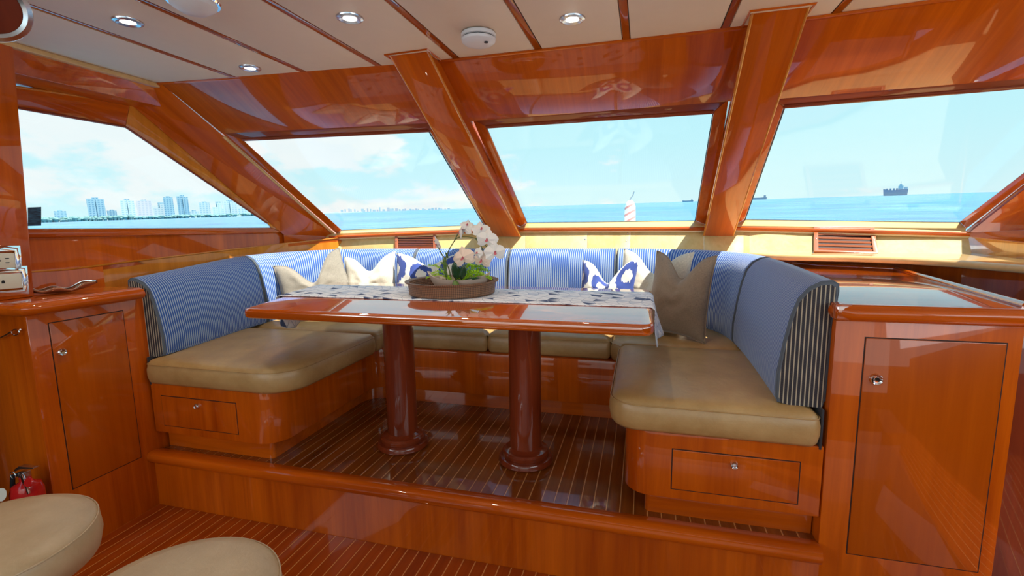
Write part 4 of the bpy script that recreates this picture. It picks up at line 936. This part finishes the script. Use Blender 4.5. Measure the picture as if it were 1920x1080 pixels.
# ================================================================== FITTINGS
def vent(px, Y, label):
    pa_, pb_, pc_ = TOPL[Y], TOPL[Y + 1], BOTL[Y]; n = (pb_ - pa_).cross(pc_ - pa_).normalized(); n = n if n.y < 0 else -n
    tl, tr, br, bl = [onp(x, y, pa_ + n * .004, n) for x, y in px]; n = (tr - tl).cross(bl - tl).normalized(); n = n if n.y < 0 else -n
    root = empty('vent_grille', bl, label, 'vent', 'wooden louvred vents in the dash')
    c = (tl + tr + br + bl) / 4; I = [c + (q - c) * 1 for q in (tl, tr, br, bl)]
    ux = (tr - tl).normalized(); uy = (bl - tl).normalized(); W_, H_ = (tr - tl).length, (bl - tl).length; fw = .022
    def R(u, v): return tl + ux * u + uy * v
    MB().prism([R(0.004, .004) - n * .001, R(W_ - .004, .004) - n * .001, R(W_ - .004, H_ - .004) - n * .001, R(.004, H_ - .004) - n * .001], n * .004).build('backing', 'vent_dark', root)
    MB().ring([R(fw, fw * .7), R(W_ - fw, fw * .7), R(W_ - fw, H_ - fw * .7), R(fw, H_ - fw * .7)], [R(0, 0), R(W_, 0), R(W_, H_), R(0, H_)], n * .016).build('frame', 'vent_wood', root, bevel=.002)
    ns = 6; hh = H_ - fw * 1.4
    for k in range(ns):
        v = fw * .7 + hh * (k + .5) / ns
        MB().prism([R(fw - .002, v - .004) + n * .013, R(fw - .002, v + .005) + n * .006, R(fw - .002, v + .003) + n * .004, R(fw - .002, v - .006) + n * .011], ux * (W_ - 2 * fw + .004)).build('slat', 'vent_wood', root)
    for u in (fw * .5, W_ - fw * .5): MB().lathe([(0, .003), (.004, .002), (.004, -.001)], R(u, H_ / 2) + n * .016, 8, n).build('screw', 'steel', root)
vent([(742, 436), (818, 436), (818, 470), (742, 470)], 2, 'louvred wooden vent at the left, above the striped backs')
vent([(1525, 429), (1638, 431), (1636, 475), (1525, 475)], 9, 'louvred wooden vent at the right, below the starboard pane')
def downlight(x, y, label):
    c = Zp(x, y, CZ); o = empty('downlight', c, label, 'ceiling light', 'chrome recessed downlights in the cream ceiling')
    MB().lathe([(.022, .006), (.024, -.004), (.036, -.008), (.045, -.005), (.047, .0), (.047, .002)], c, 36).build('rim', 'steel', o)
    MB().lathe([(0, -.0025), (.018, -.003), (.0235, -.001), (.0235, .004), (0, .004)], c, 24).build('lens', 'lamp_glow', o)
    light('downlight_glow', 'SPOT', tuple(c - Vector((0, 0, .012))), 5, (1, .86, .66), tuple(c - Vector((0, 0, 1))), spot_size=2.4, spot_blend=.8, shadow_soft_size=.02)
downlight(240, 40, 'chrome downlight nearest the top left corner of the ceiling'); downlight(469, 127, 'chrome downlight near the port header, smallest in view')
downlight(656, 33, 'chrome downlight left of the white smoke detector'); downlight(1073, 35, 'chrome downlight right of the white smoke detector')
c = Zp(897, 62, CZ); sd = empty('smoke_detector', c, 'round white smoke detector on the cream ceiling', 'smoke detector')
MB().lathe([(0, -.002), (.064, -.002), (.067, -.006), (.067, -.016), (.0615, -.018)], c, 40).build('base', 'white_plastic', sd)
MB().lathe([(.061, -.017), (.061, -.0215)], c, 40).build('slot', 'black', sd)
MB().lathe([(.063, -.021), (.066, -.023), (.064, -.032), (.054, -.040), (.03, -.0435), (0, -.0445)], c, 40).build('cap', 'white_plastic', sd)
MB().lathe([(0, -.001), (.008, -.001), (.008, .002)], c + Vector((.036, -.018, -.0435)), 12).build('test_button', 'black', sd)
c = Zp(362, 2, CZ); c += Vector((0, 0, 0)); dm = empty('dome_lamp', c, 'white ceiling dome with chrome rim cut by the top edge', 'ceiling light')
MB().lathe([(0, -.04), (.04, -.034), (.065, -.018), (.07, -.004)], c, 32).build('dome', 'white_plastic', dm)
MB().lathe([(.069, -.008), (.076, -.008), (.08, -.002), (.078, .001)], c, 32).build('rim', 'chrome', dm)
c = CAM + ray(-22, 12) * .62; nn = (CAM - c).normalized(); rm = empty('round_mirror', c, 'round mirror with a pale rim cut by the top left corner', 'mirror')
MB().lathe([(0, -.006), (.031, -.006), (.033, .002), (.031, .004), (0, .004)], c, 40, nn).build('disc', 'mahogany', rm)
MB().lathe([(.031, -.004), (.0315, .006), (.036, .008), (.041, .005), (.042, -.004), (.031, -.004)], c, 48, nn).build('rim', 'steel', rm)
MB().tube([c - nn * .005, Vector((c.x - .05, c.y, CZ))], .004, 8).build('arm', 'steel', rm)
# outlets on the port pilaster
def plate(cx, cy, label, kind):
    n = PILN; uy = (pilx[1] - pilx[0]).normalized(); ux = uy.cross(n).normalized()
    if ux.y < 0: ux = -ux
    def PL(x, y): return onp(x, y, pilx[0] + n * .001, n)
    c = PL(cx, cy); root = empty('outlet_plate', c, label, 'outlet'); W_, H_ = .075, .058
    def R(u, v, d=0): return c + ux * u + uy * v + n * d
    MB().ring([R(-W_ * .70, -H_ * .62, .008), R(W_ * .70, -H_ * .62, .008), R(W_ * .70, H_ * .62, .008), R(-W_ * .70, H_ * .62, .008)], [R(-W_, -H_, .003), R(W_, -H_, .003), R(W_, H_, .003), R(-W_, H_, .003)], -n * .003).build('cover', 'chrome', root, bevel=.001)
    MB().prism([R(-W_ * .7, -H_ * .5, .006), R(W_ * .7, -H_ * .5, .006), R(W_ * .7, H_ * .5, .006), R(-W_ * .7, H_ * .5, .006)], -n * .005).build('socket', 'cream_plastic', root, bevel=.001)
    if kind == 'power':
        for v in (-.008, .008): MB().prism([R(.022, v - .0015, .0065), R(.034, v - .0015, .0065), R(.034, v + .0015, .0065), R(.022, v + .0015, .0065)], n * .0008).build('slot', 'black', root)
        MB().lathe([(0, .001), (.003, .001), (.003, -.001)], R(.006, 0, .0065), 10, n).build('slot', 'black', root)
    else: MB().prism([R(-.012, -.006, .0065), R(-.002, -.006, .0065), R(-.002, .003, .0065), R(-.007, .007, .0065), R(-.012, .003, .0065)], n * .0008).build('port', 'black', root)
plate(-6, 489, 'upper chrome outlet plate with a power socket on the left pilaster', 'power'); plate(8, 528, 'lower chrome outlet plate with a data port on the left pilaster', 'data')
# leaf dish
c = Zp(106, 549, .806); m = MB(); NU = 28; rows = []
for i in range(NU + 1):
    t = i / NU; wv = .052 * math.sin(math.pi * min(1, max(0, t)) ) ** .7 + .001; cen = c + Vector((-.02, -.13, 0)) + Vector((.10, .24, 0)) * t * 1.0; per = Vector((.24, -.10, 0)).normalized()
    lift = .004 + .030 * abs(2 * t - 1) ** 2.2; row = []
    for j in range(9):
        v = -1 + j / 4; row.append(cen + per * wv * v + Vector((0, 0, lift + .024 * v * v * (.7 + .3 * math.sin(t * 17)))))
    rows.append(row)
k = 9; m.add([v for r_ in rows for v in r_], [(i * k + j, i * k + j + 1, (i + 1) * k + j + 1, (i + 1) * k + j) for i in range(NU) for j in range(8)])
plain('copper_glaze', (0.45, 0.20, 0.10), 0.15, Metallic=0.7)
o = m.build('leaf_dish', 'copper_glaze', None); md = o.modifiers.new('t', 'SOLIDIFY'); md.thickness = .003; md.offset = 1; tag(o, 'leaf shaped metal dish with wavy rim on the left worktop', 'dish')
MB().tube([r_[0] + Vector((0, 0, .001)) for r_ in rows] + [r_[-1] + Vector((0, 0, .001)) for r_ in rows[::-1]], .0022, 6, closed=True).build('rim', 'chrome', o)
# hook
m = MB(); YH = 1.245
hk = empty('door_hook', Yp(20, 624, YH - .01), 'chrome cabin hook on the dark cabinet end at far left', 'hook')
MB().tube([Yp(x, y, YH - .016) for x, y in ((-30, 632), (0, 634), (14, 627), (22, 622))], [.0025, .003, .0035, .004], 8).build('arm', 'chrome', hk)
e_ = [Yp(29 + 7 * math.cos(a), 623 + 5.5 * math.sin(a), YH - .016) for a in [k * math.pi / 8 for k in range(16)]]
MB().tube(e_, .002, 8, closed=True).build('eye', 'chrome', hk); MB().tube([Yp(35, 620, YH - .001), Yp(38, 618, YH - .022)], .003, 8).build('pin', 'chrome', hk)
# extinguisher
YE = 1.17
ex = empty('fire_extinguisher', Yp(50, 1010, YE), 'red fire extinguisher with metal lever and paper tag at lower left', 'fire extinguisher')
cz = Yp(52, 925, YE); cz0 = Vector((cz.x, cz.y, -.27))
topz = cz.z + .05
MB().lathe([(0, 0), (.045, 0), (.05, .006), (.05, topz + .27 - .035), (.043, topz + .27 - .012), (.022, topz + .27), (.018, topz + .275), (.018, topz + .29), (0, topz + .29)], cz0, 28).build('cylinder', 'red_paint', ex)
c = Vector((cz0.x, cz0.y, topz + .02))
MB().box((c.x - .014, c.y - .014, c.z - .004), (c.x + .014, c.y + .014, c.z + .022)).build('valve', 'steel', ex, bevel=.003)
MB().prism([c + Vector((-.03, -.012, .022)), c + Vector((.0, -.012, .036)), c + Vector((.075, -.012, .046)), c + Vector((.075, -.012, .050)), c + Vector((-.005, -.012, .046)), c + Vector((-.035, -.012, .028))], (0, .02, 0)).build('lever', 'steel', ex, bevel=.001)
MB().prism([c + Vector((.0, -.016, .012)), c + Vector((.012, -.016, .020)), c + Vector((.062, -.03, -.045)), c + Vector((.048, -.03, -.055))], (0, .008, 0)).build('handle', 'chrome', ex, bevel=.002)
MB().tube([c + Vector((-.028 + .014 * math.cos(a), -.02, .012 + .014 * math.sin(a))) for a in [k * math.pi / 8 for k in range(16)]], .0015, 6, closed=True).build('pull_ring', 'steel', ex)
MB().lathe([(0, .001), (.024, .001), (.024, 0), (0, 0)], c + Vector((-.03, -.06, -.045)), 16, (.1, -1, .3)).build('inspection_tag', 'paper', ex)
MB().lathe([(.016, -.004), (.019, 0), (.016, .004), (.0, .004)], c + Vector((.055, -.02, -.005)), 20, (.2, -1, .3)).build('gauge', 'red_paint', ex)
MB().tube([c + Vector((-.015, 0, .01)), c + Vector((-.05, -.01, .0)), c + Vector((-.062, -.01, -.05)), c + Vector((-.055, 0, -.13))], .008, 8).build('hose', 'black', ex)
# stools
def stool(cx, cy, r, label):
    root = empty('bar_stool', (cx, cy, -.27), label, 'stool', 'round bar stools in the foreground')
    zt = .42
    MB().lathe([(0, zt - .085), (r * .93, zt - .085), (r * 1.0, zt - .075), (r * 1.035, zt - .045), (r * 1.02, zt - .015), (r, zt - .004), (r * .96, zt + .004), (r * .8, zt + .012), (r * .4, zt + .018), (0, zt + .019)], (cx, cy, 0), 64).build('seat', 'leather_stool', root)
    MB().tube([(cx + r * 1.006 * math.cos(a), cy + r * 1.006 * math.sin(a), zt - .004) for a in [k * math.pi / 40 for k in range(80)]], .0022, 6, closed=True).build('welt', 'leather_stool', root)
    MB().lathe([(0, -.2695), (.17, -.2695), (.175, -.262), (.16, -.252), (.05, -.235), (.028, -.21), (.028, zt - .1), (.07, zt - .095), (.07, zt - .086), (0, zt - .086)], (cx, cy, 0), 40).build('pedestal', 'chrome', root)
stool(-1.345, .602, .190, 'round tan leather stool seat at the lower left corner'); stool(-.80, .578, .178, 'round tan leather stool seat at the bottom edge, second from left')
# placard on the port window
pc = lw([(52, 389), (77, 388), (77, 423), (52, 424)], .004)
o = MB().prism(pc, LN * .0015).build('window_sticker', 'placard', None); tag(o, 'small dark blue sticker in the lower corner of the port side window', 'sticker')

# ================================================================== OUTSIDE
HS = 3.6
sn = SEA_N; P_sea = CAM - sn * HS
def onsea(x, y):  # point on the sea below a pixel
    return onp(x, y, P_sea, sn)
def horizon_y(x):
    a = ray(x, 0).dot(sn); b = ray(x, 1000).dot(sn); return 1000 * a / (a - b)
q = sn.to_track_quat('Z', 'Y')
m = MB(); m.add([(-30000, -30000, 0), (30000, -30000, 0), (30000, 30000, 0), (-30000, 30000, 0)], [(0, 1, 2, 3)])
so = m.build('sea', 'sea', None, smooth=False, origin=(0, 0, 0)); so.rotation_mode = 'QUATERNION'; so.rotation_quaternion = q; so.location = P_sea
tag(so, 'calm blue sea reaching to the horizon outside the windows', 'sea', kind='stuff')
def far(x, D):  # horizontal direction of image column x, distance D, on sea level
    d = ray(x, horizon_y(x)); d = d - sn * d.dot(sn); d.normalize(); return P_sea + d * D
def block(name, x0, x1, h_px, D, mat, parent=None, base_=-2.0, depth=30, steps=None):
    a, b_ = far(x0, D), far(x1, D); c = (a + b_) / 2; k = (c - CAM).dot(FX) / FP; H_ = h_px * k; t = (b_ - a).normalized(); f = t.cross(sn); f = f if f.dot(c - CAM) > 0 else -f
    m = MB(); poly = [a - sn * 1.0, b_ - sn * 1.0, b_ + sn * H_, a + sn * H_]
    m.prism(poly, f * depth); return m, H_, a, b_, f, k
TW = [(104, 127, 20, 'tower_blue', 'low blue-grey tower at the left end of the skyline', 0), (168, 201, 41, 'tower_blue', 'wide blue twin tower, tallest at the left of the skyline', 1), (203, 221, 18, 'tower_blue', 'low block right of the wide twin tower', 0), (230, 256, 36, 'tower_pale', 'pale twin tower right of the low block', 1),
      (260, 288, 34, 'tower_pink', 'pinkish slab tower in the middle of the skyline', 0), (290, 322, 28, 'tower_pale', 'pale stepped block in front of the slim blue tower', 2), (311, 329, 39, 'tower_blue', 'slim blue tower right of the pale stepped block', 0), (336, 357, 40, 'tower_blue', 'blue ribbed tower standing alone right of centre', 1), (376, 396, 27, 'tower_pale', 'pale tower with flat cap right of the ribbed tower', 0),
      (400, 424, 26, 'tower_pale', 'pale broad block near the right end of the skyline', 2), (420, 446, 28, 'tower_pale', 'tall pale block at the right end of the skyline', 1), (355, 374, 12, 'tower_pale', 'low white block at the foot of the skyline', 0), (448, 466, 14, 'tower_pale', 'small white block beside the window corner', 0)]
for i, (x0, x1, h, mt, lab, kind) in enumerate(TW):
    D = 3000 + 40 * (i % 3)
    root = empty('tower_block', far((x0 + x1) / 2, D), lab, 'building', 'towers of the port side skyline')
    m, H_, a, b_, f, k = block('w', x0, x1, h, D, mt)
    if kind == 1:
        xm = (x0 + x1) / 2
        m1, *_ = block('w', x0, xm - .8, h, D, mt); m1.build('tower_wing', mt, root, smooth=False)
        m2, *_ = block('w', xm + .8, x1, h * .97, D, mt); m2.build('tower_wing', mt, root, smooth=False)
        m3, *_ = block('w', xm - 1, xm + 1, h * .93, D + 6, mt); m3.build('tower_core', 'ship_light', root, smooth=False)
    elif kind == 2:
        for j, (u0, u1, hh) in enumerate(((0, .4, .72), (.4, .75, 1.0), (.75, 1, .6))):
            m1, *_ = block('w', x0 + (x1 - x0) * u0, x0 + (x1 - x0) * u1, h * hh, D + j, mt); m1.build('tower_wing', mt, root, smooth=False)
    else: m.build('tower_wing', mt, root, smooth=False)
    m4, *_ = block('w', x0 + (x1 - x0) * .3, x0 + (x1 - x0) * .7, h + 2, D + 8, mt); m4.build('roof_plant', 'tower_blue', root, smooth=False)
random.seed(21)
for i in range(34):
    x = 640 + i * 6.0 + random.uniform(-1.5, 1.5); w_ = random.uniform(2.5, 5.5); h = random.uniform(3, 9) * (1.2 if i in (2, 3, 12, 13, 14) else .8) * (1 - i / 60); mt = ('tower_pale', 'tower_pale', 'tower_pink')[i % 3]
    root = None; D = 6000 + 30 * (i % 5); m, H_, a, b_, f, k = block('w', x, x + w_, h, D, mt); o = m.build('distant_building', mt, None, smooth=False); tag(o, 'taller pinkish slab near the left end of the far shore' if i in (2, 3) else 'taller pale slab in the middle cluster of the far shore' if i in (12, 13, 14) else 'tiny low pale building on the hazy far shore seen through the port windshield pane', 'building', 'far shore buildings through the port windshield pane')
# shore strip and trees
m = MB(); P1 = [far(x, 2900) for x in range(-80, 700, 20)]
for a, b_ in zip(P1, P1[1:]): m.prism([a - sn * 1, b_ - sn * 1, b_ + sn * 5, a + sn * 5], (b_ - a).cross(sn).normalized() * -40)
tag(m.build('shore', 'sand', None, smooth=False), 'pale strip of beach along the foot of the skyline', 'beach', kind='stuff')
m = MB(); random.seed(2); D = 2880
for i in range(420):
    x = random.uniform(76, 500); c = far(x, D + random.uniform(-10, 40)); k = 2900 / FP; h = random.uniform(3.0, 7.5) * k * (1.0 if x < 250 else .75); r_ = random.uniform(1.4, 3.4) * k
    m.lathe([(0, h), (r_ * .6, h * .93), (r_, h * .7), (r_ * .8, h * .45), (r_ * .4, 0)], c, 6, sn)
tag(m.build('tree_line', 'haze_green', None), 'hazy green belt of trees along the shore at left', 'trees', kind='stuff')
def ship(x0, x1, h, D, label, big=False, flip=False):
    c0, c1 = far(x0, D), far(x1, D); t = (c1 - c0); L_ = t.length; t.normalize(); k = D / FP * 1.0; H_ = h * k; f = t.cross(sn); root = empty('ship', (c0 + c1) / 2, label, 'ship')
    def P(u, v): return c0 + t * (L_ * u) + sn * (H_ * v)
    MB().prism([P(.04, -.1), P(.97, -.1), P(1, .52), P(.6, .46), P(.3, .46), P(0, .56)], f * L_ * .15).build('hull', 'ship_blue', root, smooth=False)
    if big:
        for u0, u1, v0, v1 in ((.60, .80, .46, .80), (.64, .74, .80, .94), (.82, .97, .5, .68)): MB().prism([P(u0, v0), P(u1, v0), P(u1, v1), P(u0, v1)], f * L_ * .1).build('superstructure', 'ship_light', root, smooth=False)
        for u in (.12, .26, .40, .52): MB().prism([P(u, .45), P(u + .07, .45), P(u + .07, .60), P(u, .60)], f * L_ * .1).build('deck_cargo', 'ship_blue', root, smooth=False)
        MB().tube([P(.69, .9), P(.69, 1.15)], L_ * .008, 6).build('mast', 'ship_blue', root)
    else:
        MB().prism([P(.80, .4), P(.93, .4), P(.93, .95), P(.80, .95)], f * L_ * .1).build('superstructure', 'ship_blue', root, smooth=False)
ship(1655, 1702, 17, 4000, 'large grey cargo ship on the horizon in the starboard pane', True)
ship(1406, 1438, 7, 6000, 'small low ship at the left edge of the starboard pane'); ship(1279, 1300, 4, 7000, 'tiny dark ship at the right edge of the centre pane')
# furled flag on the bow staff
FYD = 8.0; c = Yp(1181, 415, FYD)
fl_ = empty('furled_flag', (c.x, c.y, .62), 'furled red and white striped flag on the bow staff', 'flag')
k = FYD / FP / .93
hb = c.z
zt_ = Yp(1181, 376, FYD).z
MB().lathe([(0, .62 + .05), (.075, .67), (.088, hb - .02), (.088, hb + .12), (.082, hb + .24), (.06, zt_ - .03), (.03, zt_), (0, zt_ + .01)], (c.x, c.y, 0), 20).build('flag_cloth', 'flag', fl_)
MB().tube([(c.x, c.y, .62), (c.x, c.y, zt_ + .03), (c.x + .04, c.y, zt_ + .08), (c.x + .055, c.y, zt_ + .14)], .010, 8).build('staff', 'steel', fl_)
